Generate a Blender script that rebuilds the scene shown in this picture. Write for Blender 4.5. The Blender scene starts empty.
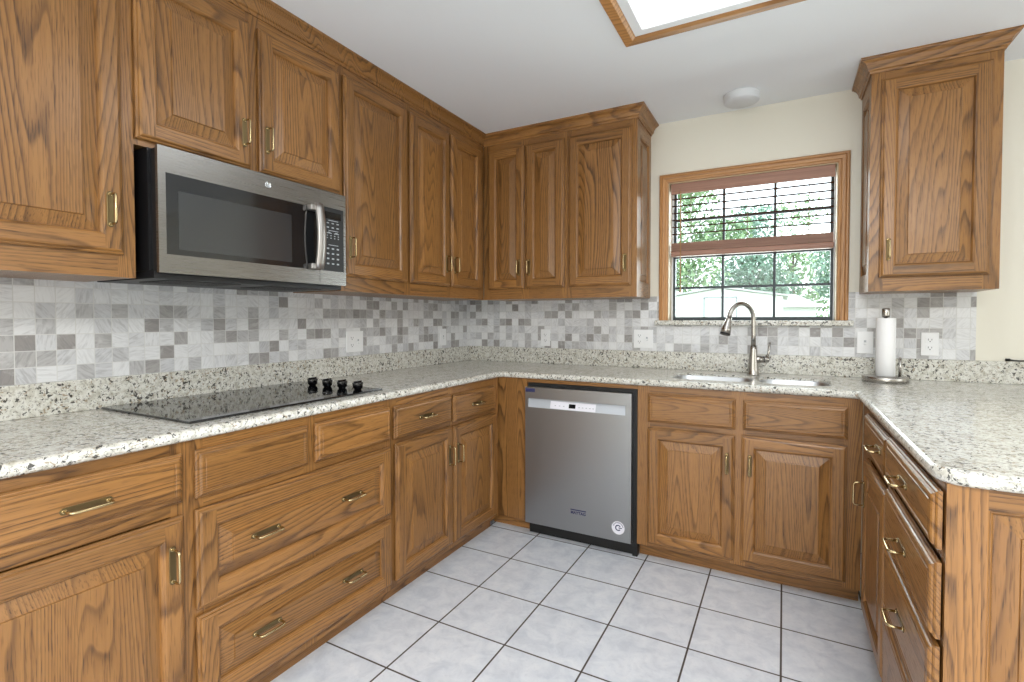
import bpy, bmesh, math, random
from mathutils import Vector, Matrix
random.seed(7)
SC = bpy.context.scene
COL = SC.collection
PI = math.pi

# ------------------------------------------------------------------ camera
CX, CY, CZ = 2.0716, -3.1654, 1.2266
YAW, PITCH, ROLL, FPX, SY = -0.4952, -0.0247, -0.0010, 502.81, 331.43
F = Vector((math.sin(YAW) * math.cos(PITCH), math.cos(YAW) * math.cos(PITCH), math.sin(PITCH)))
R = Vector((math.cos(YAW), -math.sin(YAW), 0))
U = R.cross(F)
R2 = R * math.cos(ROLL) + U * math.sin(ROLL)
U2 = -R * math.sin(ROLL) + U * math.cos(ROLL)
cam_data = bpy.data.cameras.new('camera')
cam = bpy.data.objects.new('camera', cam_data)
COL.objects.link(cam)
cam.matrix_world = Matrix(((R2.x, U2.x, -F.x, CX), (R2.y, U2.y, -F.y, CY), (R2.z, U2.z, -F.z, CZ), (0, 0, 0, 1)))
cam_data.sensor_fit = 'HORIZONTAL'
cam_data.sensor_width = 36.0
cam_data.lens = FPX * 36.0 / 1024.0
cam_data.shift_y = (SY - 341.0) / 1024.0
cam_data.clip_start = 0.02
SC.camera = cam

# ------------------------------------------------------------------ world, light, exposure
SC.view_settings.view_transform = 'Standard'
SC.view_settings.look = 'None'
SC.view_settings.exposure = 0.40
SC.view_settings.gamma = 1.0
SC.view_settings.use_curve_mapping = False
SC.cycles.max_bounces = 8
SC.cycles.diffuse_bounces = 5
SC.cycles.glossy_bounces = 4
SC.cycles.transmission_bounces = 6
SC.cycles.transparent_max_bounces = 12
SC.cycles.sample_clamp_indirect = 6.0
SC.cycles.caustics_reflective = False
SC.cycles.caustics_refractive = False

W = bpy.data.worlds.new('sky')
SC.world = W
W.use_nodes = True
wn = W.node_tree.nodes
bg = wn['Background']
bg.inputs['Color'].default_value = (0.86, 0.93, 1.0, 1)
bg.inputs['Strength'].default_value = 3.2


def area(name, loc, target, sx, sy, power, color):
    l = bpy.data.lights.new(name, 'AREA')
    l.shape = 'RECTANGLE'
    l.size = sx
    l.size_y = sy
    l.energy = power
    l.color = color
    o = bpy.data.objects.new(name, l)
    COL.objects.link(o)
    o.location = loc
    o.rotation_euler = (Vector(target) - Vector(loc)).to_track_quat('-Z', 'Y').to_euler()
    return o


# fill lights added for unseen windows behind and beside the camera
area('rear_window_fill', (1.5, -6.55, 1.25), (1.5, 0, 1.20), 2.2, 1.8, 24, (0.95, 0.98, 1.0))
area('side_window_fill', (5.75, -1.7, 1.35), (0, -1.9, 1.2), 1.5, 1.4, 14, (0.95, 0.98, 1.0))
# added unseen fill, standing in for light bounced off the ceiling near the camera
area('ceiling_bounce_fill', (2.85, -4.5, 2.40), (2.85, -4.5, 0), 1.2, 0.8, 112, (1.0, 0.985, 0.96))
area('sink_window_daylight', (1.88, 0.20, 1.64), (1.88, -3, 1.2), 0.84, 0.8, 14, (0.92, 0.97, 1.0))
DIFFUSER = 2.5


# ------------------------------------------------------------------ materials
def lin(c):
    c = c / 255.0
    return c / 12.92 if c <= 0.04045 else ((c + 0.055) / 1.055) ** 2.4


def rgb(r, g, b):
    return (lin(r), lin(g), lin(b), 1.0)


class NT:
    def __init__(s, name):
        s.m = bpy.data.materials.new(name)
        s.m.use_nodes = True
        s.t = s.m.node_tree
        s.b = s.t.nodes['Principled BSDF']
        s.out = s.t.nodes['Material Output']

    def n(s, typ, **kw):
        nd = s.t.nodes.new(typ)
        for k, v in kw.items():
            setattr(nd, k, v)
        return nd

    def put(s, sock, v):
        if isinstance(v, bpy.types.NodeSocket):
            s.t.links.new(v, sock)
        elif v is not None:
            sock.default_value = v

    def math(s, op, a, b=None, c=None, clamp=False):
        nd = s.n('ShaderNodeMath', operation=op, use_clamp=clamp)
        for i, v in enumerate((a, b, c)):
            if v is not None:
                s.put(nd.inputs[i], v)
        return nd.outputs[0]

    def mix(s, fac, a, b, mode='MIX'):
        nd = s.n('ShaderNodeMix', data_type='RGBA', blend_type=mode)
        s.put(nd.inputs[0], fac)
        s.put(nd.inputs[6], a)
        s.put(nd.inputs[7], b)
        return nd.outputs[2]

    def mixf(s, fac, a, b):
        nd = s.n('ShaderNodeMix', data_type='FLOAT')
        s.put(nd.inputs[0], fac)
        s.put(nd.inputs[2], a)
        s.put(nd.inputs[3], b)
        return nd.outputs[0]

    def xyz(s, x, y, z):
        nd = s.n('ShaderNodeCombineXYZ')
        s.put(nd.inputs[0], x)
        s.put(nd.inputs[1], y)
        s.put(nd.inputs[2], z)
        return nd.outputs[0]

    def coord(s, which='Object'):
        return s.n('ShaderNodeTexCoord').outputs[which]

    def sep(s, v):
        nd = s.n('ShaderNodeSeparateXYZ')
        s.put(nd.inputs[0], v)
        return nd.outputs

    def noise(s, vec, scale, detail=2.0, rough=0.5, dist=0.0, w=None):
        nd = s.n('ShaderNodeTexNoise', noise_dimensions='4D' if w is not None else '3D')
        s.put(nd.inputs['Vector'], vec)
        s.put(nd.inputs['Scale'], scale)
        s.put(nd.inputs['Detail'], detail)
        s.put(nd.inputs['Roughness'], rough)
        s.put(nd.inputs['Distortion'], dist)
        if w is not None:
            s.put(nd.inputs['W'], w)
        return nd.outputs[0]

    def ramp(s, fac, stops, interp='LINEAR'):
        nd = s.n('ShaderNodeValToRGB')
        nd.color_ramp.interpolation = interp
        el = nd.color_ramp.elements
        while len(el) < len(stops):
            el.new(0.5)
        for e, (p, c) in zip(el, stops):
            e.position = p
            e.color = c if len(c) == 4 else (*c, 1)
        s.put(nd.inputs[0], fac)
        return nd.outputs[0]

    def step(s, v, lo, hi):
        nd = s.n('ShaderNodeMapRange', interpolation_type='SMOOTHSTEP')
        s.put(nd.inputs[0], v)
        nd.inputs[1].default_value = lo
        nd.inputs[2].default_value = hi
        return nd.outputs[0]

    def bump(s, h, strength, dist=0.001):
        nd = s.n('ShaderNodeBump')
        nd.inputs['Strength'].default_value = strength
        nd.inputs['Distance'].default_value = dist
        s.put(nd.inputs['Height'], h)
        s.t.links.new(nd.outputs[0], s.b.inputs['Normal'])

    def set(s, **kw):
        for k, v in kw.items():
            s.put(s.b.inputs[k.replace('_', ' ')], v)
        return s.m


def plain(name, col, rough=0.5, metal=0.0, **kw):
    return NT(name).set(Base_Color=col, Roughness=rough, Metallic=metal, **kw)


def oak(name, light, mid, dark, rough=0.36, rings=46.0):
    s = NT(name)
    x, y, z = s.sep(s.coord())
    gd = s.n('ShaderNodeAttribute', attribute_name='gdir').outputs['Fac']
    sd = s.n('ShaderNodeAttribute', attribute_name='seed').outputs['Fac']
    rnd = s.n('ShaderNodeObjectInfo').outputs['Random']
    w = s.math('ADD', s.math('MULTIPLY', sd, 3.71), s.math('MULTIPLY', rnd, 37.0))
    al = s.mixf(gd, z, x)
    ac = s.math('ADD', s.mixf(gd, x, z), s.math('MULTIPLY', y, 0.83))
    v = s.xyz(s.math('MULTIPLY', ac, 5.0), s.math('MULTIPLY', y, 2.0), s.math('MULTIPLY', al, 0.36))
    n1 = s.noise(v, 1.0, 1.0, 0.4, 0.15, w)
    vj = s.xyz(s.math('MULTIPLY', ac, 22.0), s.math('MULTIPLY', y, 8.0), s.math('MULTIPLY', al, 3.2))
    n2 = s.noise(vj, 1.0, 2.0, 0.55, 0.0, w)
    field = s.math('ADD', s.math('MULTIPLY', n1, rings), s.math('ADD', s.math('MULTIPLY', n2, 1.2), s.math('MULTIPLY', ac, 58.0)))
    fr = s.math('FRACT', field)
    edge = s.ramp(fr, [(0.0, (0.85, 0.85, 0.85)), (0.06, (1, 1, 1)), (0.26, (0.42, 0.42, 0.42)), (0.62, (0.04, 0.04, 0.04)), (0.92, (0.05, 0.05, 0.05)), (1.0, (0.85, 0.85, 0.85))])
    vp = s.xyz(s.math('MULTIPLY', ac, 430.0), s.math('MULTIPLY', y, 430.0), s.math('MULTIPLY', al, 20.0))
    po = s.noise(vp, 1.0, 1.0, 0.5, 0.0, w)
    pores = s.step(po, 0.54, 0.66)
    vb = s.xyz(s.math('MULTIPLY', ac, 130.0), s.math('MULTIPLY', y, 130.0), s.math('MULTIPLY', al, 3.0))
    fib = s.noise(vb, 1.0, 2.0, 0.6, 0.0, w)
    # contrast of the rings changes along the board
    amp = s.noise(v, 0.8, 1.0, 0.5, 0.0, s.math('ADD', w, 9.0))
    amt = s.math('MULTIPLY', edge, s.math('ADD', 0.12, s.math('MULTIPLY', amp, 1.05)), clamp=True)
    base = s.mix(fib, mid, light)
    c = s.mix(s.math('MULTIPLY', amt, 0.88), base, dark)
    c = s.mix(s.math('MULTIPLY', pores, s.math('ADD', 0.30, s.math('MULTIPLY', edge, 0.45))), c, dark)
    wn_ = s.n('ShaderNodeTexWhiteNoise', noise_dimensions='1D')
    s.put(wn_.inputs['W'], s.math('MULTIPLY', w, 13.37))
    tone = s.math('ADD', 0.84, s.math('MULTIPLY', wn_.outputs[0], 0.30))
    c = s.mix(1.0, c, s.xyz(tone, tone, tone), 'MULTIPLY')
    s.bump(s.math('ADD', s.math('MULTIPLY', pores, -1.0), s.math('MULTIPLY', edge, -0.5)), 0.06, 0.0010)
    return s.set(Base_Color=c, Roughness=s.math('ADD', rough, s.math('MULTIPLY', pores, 0.12)), Specular_IOR_Level=0.5)


M = {}
M['oak'] = oak('oak', rgb(165, 119, 66), rgb(138, 94, 50), rgb(58, 34, 16), rough=0.29)
M['oak_casing'] = oak('oak_casing', rgb(196, 144, 88), rgb(180, 128, 74), rgb(138, 92, 50), rings=16.0)
M['brass'] = plain('antique_brass', rgb(192, 172, 130), 0.22, 1.0)
M['dark_brass'] = plain('tarnished_brass', rgb(116, 100, 70), 0.34, 1.0)
M['black'] = plain('black_plastic', rgb(22, 22, 24), 0.4)
M['black_gloss'] = plain('black_gloss', rgb(10, 10, 12), 0.12)
M['white_plastic'] = plain('white_plastic', rgb(238, 239, 240), 0.35)
M['slot'] = plain('slot_dark', rgb(60, 60, 62), 0.6)
M['grey_print'] = plain('grey_print', rgb(176, 180, 184), 0.5)
M['screen'] = plain('dark_display', rgb(8, 9, 12), 0.1)
M['blue_print'] = plain('blue_print', rgb(44, 48, 92), 0.5)
M['sticker'] = plain('sticker_white', rgb(232, 232, 240), 0.5)
M['nickel'] = plain('brushed_nickel', rgb(176, 172, 166), 0.24, 1.0)
M['sink_steel'] = plain('sink_steel', rgb(206, 208, 210), 0.32, 1.0)
M['bronze'] = plain('dark_bronze', rgb(60, 68, 72), 0.5)  # lifted towards grey, window flare put into the colour
M['chrome'] = plain('chrome', rgb(214, 216, 218), 0.12, 1.0)
M['satin'] = plain('lit_satin_steel', rgb(192, 198, 206), 0.4, 0.3)  # paler than the door, overhead light on the pocket put into the colour
M['rubber'] = plain('black_rubber', rgb(14, 14, 15), 0.55)
M['fixture_white'] = plain('fixture_white', rgb(236, 238, 240), 0.5)
M['detector_white'] = plain('detector_white', rgb(218, 221, 224), 0.6)
M['jamb'] = plain('jamb_paint', rgb(214, 196, 164), 0.5)

s = NT('brushed_steel')
x, y, z = s.sep(s.coord())
st = s.noise(s.xyz(s.math('MULTIPLY', x, 6.0), s.math('MULTIPLY', y, 6.0), s.math('MULTIPLY', z, 900.0)), 1.0, 2.0)
s.bump(st, 0.05, 0.0004)
M['steel'] = s.set(Base_Color=rgb(160, 162, 164), Metallic=1.0, Roughness=s.math('ADD', 0.27, s.math('MULTIPLY', st, 0.10)))
s = NT('brushed_steel_dark')
x, y, z = s.sep(s.coord())
st = s.noise(s.xyz(s.math('MULTIPLY', x, 5.0), s.math('MULTIPLY', y, 6.0), s.math('MULTIPLY', z, 700.0)), 1.0, 3.0)
s.bump(st, 0.08, 0.0004)
M['steel_dark'] = s.set(Base_Color=rgb(140, 137, 133), Metallic=1.0, Roughness=s.math('ADD', 0.22, s.math('MULTIPLY', st, 0.12)))
s = NT('brushed_steel_upright')
x, y, z = s.sep(s.coord())
st = s.noise(s.xyz(s.math('MULTIPLY', x, 900.0), s.math('MULTIPLY', y, 900.0), s.math('MULTIPLY', z, 6.0)), 1.0, 2.0)
s.bump(st, 0.05, 0.0004)
M['steel_v'] = s.set(Base_Color=rgb(168, 164, 160), Metallic=1.0, Roughness=s.math('ADD', 0.30, s.math('MULTIPLY', st, 0.10)))

# granite
s = NT('granite')
co = s.coord()
g1 = s.noise(co, 46.0, 3.0, 0.6, 0.6)
g2 = s.noise(co, 130.0, 3.0, 0.65)
g3 = s.noise(co, 9.0, 2.0, 0.5, 0.8)
c = s.ramp(g1, [(0.30, rgb(172, 168, 154)), (0.45, rgb(206, 204, 194)), (0.60, rgb(224, 223, 216)), (0.74, rgb(188, 187, 179))])
c = s.mix(s.math('MULTIPLY', s.step(g2, 0.55, 0.64), 0.70), c, rgb(132, 130, 124))
off = s.n('ShaderNodeVectorMath', operation='ADD')
s.put(off.inputs[0], co)
off.inputs[1].default_value = (3.1, 7.7, 1.9)
off2 = s.n('ShaderNodeVectorMath', operation='ADD')
s.put(off2.inputs[0], co)
off2.inputs[1].default_value = (-5.3, 2.2, 8.4)
f1 = s.noise(off.outputs[0], 86.0, 2.5, 0.62, 0.5)
f2 = s.noise(off2.outputs[0], 74.0, 2.5, 0.62, 0.4)
clus = s.math('MULTIPLY', s.math('SUBTRACT', g3, 0.5), 0.16)
dk = s.step(s.math('ADD', f1, clus), 0.590, 0.622)
br = s.step(s.math('ADD', f2, clus), 0.610, 0.650)
c = s.mix(s.math('MULTIPLY', br, 0.70), c, rgb(146, 126, 98))
c = s.mix(s.math('MULTIPLY', dk, 0.90), c, rgb(50, 48, 46))
M['granite'] = s.set(Base_Color=c, Roughness=0.14, Specular_IOR_Level=0.5)


def tile_mat(name, axis, ox, oz, size):
    s = NT(name)
    x, y, z = s.sep(s.coord())
    a = x if axis == 'x' else y
    u = s.math('DIVIDE', s.math('SUBTRACT', a, ox), size)
    v = s.math('DIVIDE', s.math('SUBTRACT', z, oz), size)
    iu, iv = s.math('FLOOR', u), s.math('FLOOR', v)
    fu, fv = s.math('FRACT', u), s.math('FRACT', v)
    wn = s.n('ShaderNodeTexWhiteNoise', noise_dimensions='3D')
    s.put(wn.inputs['Vector'], s.xyz(iu, iv, 3.3))
    r1 = wn.outputs[0]
    r, g, b = s.sep(wn.outputs[1])
    base = s.ramp(r1, [(0.0, rgb(232, 233, 234)), (0.45, rgb(222, 223, 225)), (0.66, rgb(202, 203, 206)), (0.80, rgb(184, 183, 183)), (0.92, rgb(164, 161, 159)), (1.0, rgb(148, 144, 142))])
    # veins: a warped stripe, turned differently on each tile
    ang = s.math('MULTIPLY', g, 6.283)
    p = s.math('ADD', s.math('MULTIPLY', a, s.math('COSINE', ang)), s.math('MULTIPLY', z, s.math('SINE', ang)))
    q = s.math('SUBTRACT', s.math('MULTIPLY', z, s.math('COSINE', ang)), s.math('MULTIPLY', a, s.math('SINE', ang)))
    nv = s.noise(s.xyz(a, z, s.math('MULTIPLY', b, 9.0)), 22.0, 4.0, 0.6, 0.5)
    str_ = s.noise(s.xyz(s.math('MULTIPLY', p, 130.0), s.math('MULTIPLY', q, 22.0), s.math('MULTIPLY', b, 40.0)), 1.0, 3.0, 0.6, 0.6)
    vein = s.math('MULTIPLY', s.step(str_, 0.42, 0.68), s.math('ADD', 0.10, s.math('MULTIPLY', r1, 0.42)))
    base = s.mix(vein, base, rgb(128, 126, 126))
    base = s.mix(s.math('MULTIPLY', s.step(nv, 0.52, 0.75), 0.30), base, rgb(238, 239, 240))
    d = s.math('MINIMUM', s.math('MINIMUM', fu, s.math('SUBTRACT', 1.0, fu)), s.math('MINIMUM', fv, s.math('SUBTRACT', 1.0, fv)))
    t = s.step(d, 0.012, 0.034)
    c = s.mix(t, rgb(214, 214, 212), base)
    s.bump(t, 0.35, 0.0012)
    return s.set(Base_Color=c, Roughness=s.mixf(t, 0.7, 0.32))


M['tile_left'] = tile_mat('marble_tile_left', 'y', 0.0, 1.0265, 0.0508)
M['tile_back'] = tile_mat('marble_tile_back', 'x', 0.012, 1.0265, 0.0508)

# floor tile
s = NT('floor_tile')
x, y, z = s.sep(s.coord())
T = 0.3053
fu = s.math('FRACT', s.math('DIVIDE', s.math('SUBTRACT', x, 0.855 - 6 * T), T))
fv = s.math('FRACT', s.math('DIVIDE', s.math('SUBTRACT', y, -0.624 - 40 * T), T))
d = s.math('MINIMUM', s.math('MINIMUM', fu, s.math('SUBTRACT', 1.0, fu)), s.math('MINIMUM', fv, s.math('SUBTRACT', 1.0, fv)))
t = s.step(d, 0.0085, 0.0135)
n1 = s.noise(s.coord(), 14.0, 4.0, 0.6, 0.6)
n2 = s.noise(s.coord(), 55.0, 3.0, 0.6)
c = s.ramp(n1, [(0.30, rgb(204, 210, 220)), (0.5, rgb(220, 225, 233)), (0.68, rgb(230, 234, 240))])
c = s.mix(s.math('MULTIPLY', s.step(n2, 0.5, 0.72), 0.28), c, rgb(196, 201, 210))
c = s.mix(t, rgb(72, 64, 58), c)
s.bump(s.math('ADD', t, s.math('MULTIPLY', n2, 0.06)), 0.3, 0.0015)
M['floor'] = s.set(Base_Color=c, Roughness=s.mixf(t, 0.8, 0.34))

s = NT('wall_paint')
nz = s.noise(s.coord(), 240.0, 2.0)
s.bump(nz, 0.06, 0.001)
M['wall'] = s.set(Base_Color=rgb(230, 226, 212), Roughness=0.65)
s = NT('ceiling_paint')
nz = s.noise(s.coord(), 160.0, 2.0)
s.bump(nz, 0.08, 0.001)
M['ceiling'] = s.set(Base_Color=rgb(238, 241, 244), Roughness=0.8)

s = NT('black_glass')
x, y, z = s.sep(s.coord())
M['cooktop'] = s.set(Base_Color=rgb(16, 17, 20), Roughness=0.05, Specular_IOR_Level=0.9)
M['ring_print'] = plain('burner_ring', rgb(74, 76, 80), 0.3)
M['oven_glass'] = plain('microwave_glass', rgb(24, 25, 27), 0.08, Specular_IOR_Level=0.8)
M['oven_mesh'] = plain('microwave_window', rgb(46, 48, 50), 0.14, Specular_IOR_Level=0.9)

s = NT('paper')
nz = s.noise(s.coord(), 380.0, 2.0)
s.bump(nz, 0.15, 0.001)
M['paper'] = s.set(Base_Color=rgb(243, 243, 243), Roughness=0.9)

s = NT('blind_wood')
x, y, z = s.sep(s.coord())
nz = s.noise(s.xyz(s.math('MULTIPLY', x, 3.0), s.math('MULTIPLY', y, 60.0), s.math('MULTIPLY', z, 220.0)), 1.0, 3.0)
M['blind'] = s.set(Base_Color=s.ramp(nz, [(0.3, rgb(142, 102, 84)), (0.7, rgb(172, 130, 110))]), Roughness=0.5)
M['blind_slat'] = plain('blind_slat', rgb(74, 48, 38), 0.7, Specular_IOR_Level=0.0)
M['cord'] = plain('blind_cord', rgb(150, 128, 104), 0.8)
M['wand'] = plain('blind_wand', rgb(176, 136, 92), 0.4)

s = NT('window_glass')
tr = s.n('ShaderNodeBsdfTransparent')
tr.inputs[0].default_value = (0.95, 0.98, 0.97, 1)
gl = s.n('ShaderNodeBsdfGlossy')
gl.inputs['Roughness'].default_value = 0.02
fr = s.n('ShaderNodeFresnel')
fr.inputs[0].default_value = 1.4
mx = s.n('ShaderNodeMixShader')
s.put(mx.inputs[0], fr.outputs[0])
s.put(mx.inputs[1], tr.outputs[0])
s.put(mx.inputs[2], gl.outputs[0])
s.t.links.new(mx.outputs[0], s.out.inputs[0])
M['glass'] = s.m

s = NT('diffuser_panel')
M['diffuser'] = s.set(Base_Color=rgb(240, 244, 250), Roughness=0.5, Emission_Color=(0.90, 0.96, 1.0, 1), Emission_Strength=DIFFUSER)

s = NT('lawn')
nz = s.noise(s.coord(), 3.0, 5.0)
M['lawn'] = s.set(Base_Color=s.ramp(nz, [(0.3, rgb(74, 98, 52)), (0.7, rgb(126, 146, 84))]), Roughness=0.9)


def leaf_mat(name, a, b):
    s = NT(name)
    g = s.n('ShaderNodeNewGeometry').outputs['Random Per Island']
    c = s.mix(g, a, b)
    return s.set(Base_Color=c, Roughness=0.6, Transmission_Weight=0.0, Subsurface_Weight=0.0)


M['leaf_a'] = leaf_mat('leaf_green', rgb(98, 132, 92), rgb(160, 184, 136))
M['leaf_b'] = leaf_mat('leaf_bluish', rgb(96, 130, 112), rgb(146, 174, 154))
M['bark'] = plain('bark', rgb(104, 92, 80), 0.9)
s = NT('white_siding')
x, y, z = s.sep(s.coord())
fz = s.math('FRACT', s.math('MULTIPLY', z, 6.0))
s.bump(fz, 0.4, 0.01)
M['siding'] = s.set(Base_Color=rgb(240, 240, 240), Roughness=0.6)
M['shed_trim'] = plain('shed_trim', rgb(150, 156, 158), 0.6)
M['roof'] = plain('roof_shingle', rgb(176, 176, 178), 0.9)


# ------------------------------------------------------------------ mesh helpers
class MB:
    """collects shapes in one mesh; every face carries a grain direction and a board seed"""

    def __init__(s):
        s.bm = bmesh.new()
        s.g = s.bm.faces.layers.float.new('gdir')
        s.sd = s.bm.faces.layers.float.new('seed')

    def v(s, p):
        return s.bm.verts.new(p)

    def f(s, vs, gd=0.0, sd=0.0, mat=0, smooth=False):
        try:
            fc = s.bm.faces.new(vs)
        except ValueError:
            return None
        fc[s.g] = gd
        fc[s.sd] = sd
        fc.material_index = mat
        fc.smooth = smooth
        return fc

    def poly(s, pts, **kw):
        return s.f([s.v(p) for p in pts], **kw)

    def box(s, x0, x1, y0, y1, z0, z1, gd=0.0, sd=0.0, mat=0, bev=0.0):
        if bev > 0:
            b = min(bev, (x1 - x0) * .45, (y1 - y0) * .45, (z1 - z0) * .45)
            tmp = bmesh.new()
            bmesh.ops.create_cube(tmp, size=1.0)
            for q in tmp.verts:
                q.co = Vector(((x0 + x1) / 2 + q.co.x * (x1 - x0), (y0 + y1) / 2 + q.co.y * (y1 - y0), (z0 + z1) / 2 + q.co.z * (z1 - z0)))
            bmesh.ops.bevel(tmp, geom=list(tmp.edges), offset=b, segments=2, affect='EDGES', profile=0.5)
            s.absorb(tmp, gd, sd, mat)
            return
        p = [s.v(q) for q in ((x0, y0, z0), (x1, y0, z0), (x1, y1, z0), (x0, y1, z0), (x0, y0, z1), (x1, y0, z1), (x1, y1, z1), (x0, y1, z1))]
        for ids in ((0, 3, 2, 1), (4, 5, 6, 7), (0, 1, 5, 4), (1, 2, 6, 5), (2, 3, 7, 6), (3, 0, 4, 7)):
            s.f([p[i] for i in ids], gd, sd, mat)

    def absorb(s, tmp, gd=0.0, sd=0.0, mat=0, smooth=False, mtx=None):
        mp = {}
        for q in tmp.verts:
            mp[q] = s.v(mtx @ q.co if mtx else q.co)
        for fc in tmp.faces:
            s.f([mp[q] for q in fc.verts], gd, sd, mat, smooth or fc.smooth)
        tmp.free()

    def lathe(s, prof, cx=0.0, cy=0.0, seg=28, mat=0, axis='z', smooth=True, cap=True):
        """prof: list of (radius, height)"""
        rows = []
        for r, h in prof:
            row = []
            for k in range(seg):
                a = 2 * PI * k / seg
                row.append(s.v((cx + r * math.cos(a), cy + r * math.sin(a), h)))
            rows.append(row)
        for i in range(len(rows) - 1):
            for k in range(seg):
                k2 = (k + 1) % seg
                s.f([rows[i][k], rows[i][k2], rows[i + 1][k2], rows[i + 1][k]], mat=mat, smooth=smooth)
        if cap:
            s.f(list(reversed(rows[0])), mat=mat)
            s.f(rows[-1], mat=mat)

    def tube(s, pts, rad, seg=10, mat=0, cap=True):
        pts = [Vector(p) for p in pts]
        if not isinstance(rad, (list, tuple)):
            rad = [rad] * len(pts)
        tang = []
        for i in range(len(pts)):
            a = pts[max(i - 1, 0)]
            b = pts[min(i + 1, len(pts) - 1)]
            tang.append((b - a).normalized())
        up = Vector((0, 0, 1)) if abs(tang[0].z) < 0.9 else Vector((1, 0, 0))
        nrm = tang[0].cross(up).normalized()
        rows = []
        for p, t, r in zip(pts, tang, rad):
            nrm = (nrm - t * nrm.dot(t)).normalized()
            bi = t.cross(nrm)
            rows.append([s.v(p + (nrm * math.cos(2 * PI * k / seg) + bi * math.sin(2 * PI * k / seg)) * r) for k in range(seg)])
        for i in range(len(rows) - 1):
            for k in range(seg):
                k2 = (k + 1) % seg
                s.f([rows[i][k], rows[i][k2], rows[i + 1][k2], rows[i + 1][k]], mat=mat, smooth=True)
        if cap:
            s.f(list(reversed(rows[0])), mat=mat)
            s.f(rows[-1], mat=mat)

    def build(s, name, mats, parent=None, loc=(0, 0, 0), rot=(0, 0, 0), fix=True):
        if fix:
            bmesh.ops.recalc_face_normals(s.bm, faces=list(s.bm.faces))
        me = bpy.data.meshes.new(name)
        s.bm.to_mesh(me)
        s.bm.free()
        for m in (mats if isinstance(mats, (list, tuple)) else [mats]):
            me.materials.append(M[m])
        return link(name, me, parent, loc, rot)


def link(name, me, parent=None, loc=(0, 0, 0), rot=(0, 0, 0)):
    o = bpy.data.objects.new(name, me)
    COL.objects.link(o)
    o.parent = parent
    o.location = loc
    o.rotation_euler = rot
    return o


def tag(o, label=None, cat=None, group=None, kind=None):
    if label:
        o['label'] = label
    if cat:
        o['category'] = cat
    if group:
        o['group'] = group
    if kind:
        o['kind'] = kind
    return o


def thing(name, label, cat, loc=(0, 0, 0), rz=0.0, group=None):
    o = bpy.data.objects.new(name, None)
    o.empty_display_size = 0.1
    COL.objects.link(o)
    o.location = loc
    o.rotation_euler = (0, 0, rz)
    return tag(o, label, cat, group)


def structure(o):
    o['kind'] = 'structure'
    return o


def text_mesh(txt, size, depth=0.0004):
    cu = bpy.data.curves.new('lettering', 'FONT')
    cu.body = txt
    cu.size = size
    cu.align_x = 'CENTER'
    cu.align_y = 'CENTER'
    cu.extrude = depth
    cu.offset = size * 0.035
    tmp = bpy.data.objects.new('lettering', cu)
    me = bpy.data.meshes.new_from_object(tmp)
    bpy.data.objects.remove(tmp)
    bpy.data.curves.remove(cu)
    return me


SEED = [0]


def nseed():
    SEED[0] += 1
    return float(SEED[0])


# profile of a raised panel door: (inset, y) with y = 0 the back, negative towards the viewer
EDGE = [(0.002, -0.003), (0, -0.004), (0, -0.0115), (0.003, -0.0145), (0.006, -0.0150), (0.0075, -0.0190), (0.0105, -0.0218), (0.014, -0.0230)]


def front(w, h, stile=0.062, panel=True, field_gd=0.0, slab_gd=1.0, edge=True, rail=None):
    """door or drawer front lying in x 0..w, z 0..h, facing -y"""
    b = MB()
    rail = stile if rail is None else rail
    sl, sr, st, sb, sp = (nseed() for _ in range(5))

    def rect(i, y, j=None):
        j = i if j is None else j
        return [b.v((i, y, j)), b.v((w - i, y, j)), b.v((w - i, y, h - j)), b.v((i, y, h - j))]

    def ring(a, c, gds, sds):
        for k in range(4):
            k2 = (k + 1) % 4
            b.f([a[k], a[k2], c[k2], c[k]], gds[k], sds[k])

    wood_r = ((1, 0, 1, 0), (sb, sr, st, sl)) if panel else ((slab_gd,) * 4, (sp,) * 4)
    prof = EDGE if edge else [(0.0, 0.0), (0.0, -0.0150)]
    prev = rect(*prof[0])
    b.f(prev[:], 0, sp)
    for i, y in prof[1:]:
        cur = rect(i, y)
        ring(prev, cur, *wood_r)
        prev = cur
    i0, yf = prof[-1]
    if not panel:
        # a slab with a shallow line run around it
        for di, dy in ((0.006, 0.0), (0.0075, 0.0016), (0.010, 0.0016), (0.0115, 0.0)):
            cur = rect(i0 + di, yf + dy)
            ring(prev, cur, *wood_r)
            prev = cur
        b.f(prev, slab_gd, sp)
        return b
    s1, r1 = stile - 0.011, rail - 0.011
    # flat faces of stiles (full height) and rails
    b.poly([(i0, yf, i0), (s1, yf, i0), (s1, yf, h - i0), (i0, yf, h - i0)], gd=0, sd=sl)
    b.poly([(w - s1, yf, i0), (w - i0, yf, i0), (w - i0, yf, h - i0), (w - s1, yf, h - i0)], gd=0, sd=sr)
    b.poly([(s1, yf, i0), (w - s1, yf, i0), (w - s1, yf, r1), (s1, yf, r1)], gd=1, sd=sb)
    b.poly([(s1, yf, h - r1), (w - s1, yf, h - r1), (w - s1, yf, h - i0), (s1, yf, h - i0)], gd=1, sd=st)
    prev = rect(s1, yf, r1)
    for d, dy in ((0.002, 0.0018), (0.005, 0.0028), (0.009, 0.0080), (0.011, 0.0135)):
        cur = rect(s1 + d, yf + dy, r1 + d)
        ring(prev, cur, (1, 0, 1, 0), (sb, sr, st, sl))
        prev = cur
    rise = min(0.036, (w - 2 * stile) * 0.28, (h - 2 * rail) * 0.28)
    for d, dy in ((0.002, 0.0135), (0.002 + rise, 0.0050), (0.0032 + rise, 0.0012), (0.0050 + rise, 0.0006)):
        cur = rect(stile + d, yf + dy, rail + d)
        ring(prev, cur, (field_gd,) * 4, (sp,) * 4)
        prev = cur
    b.f(prev, field_gd, sp)
    return b


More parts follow.
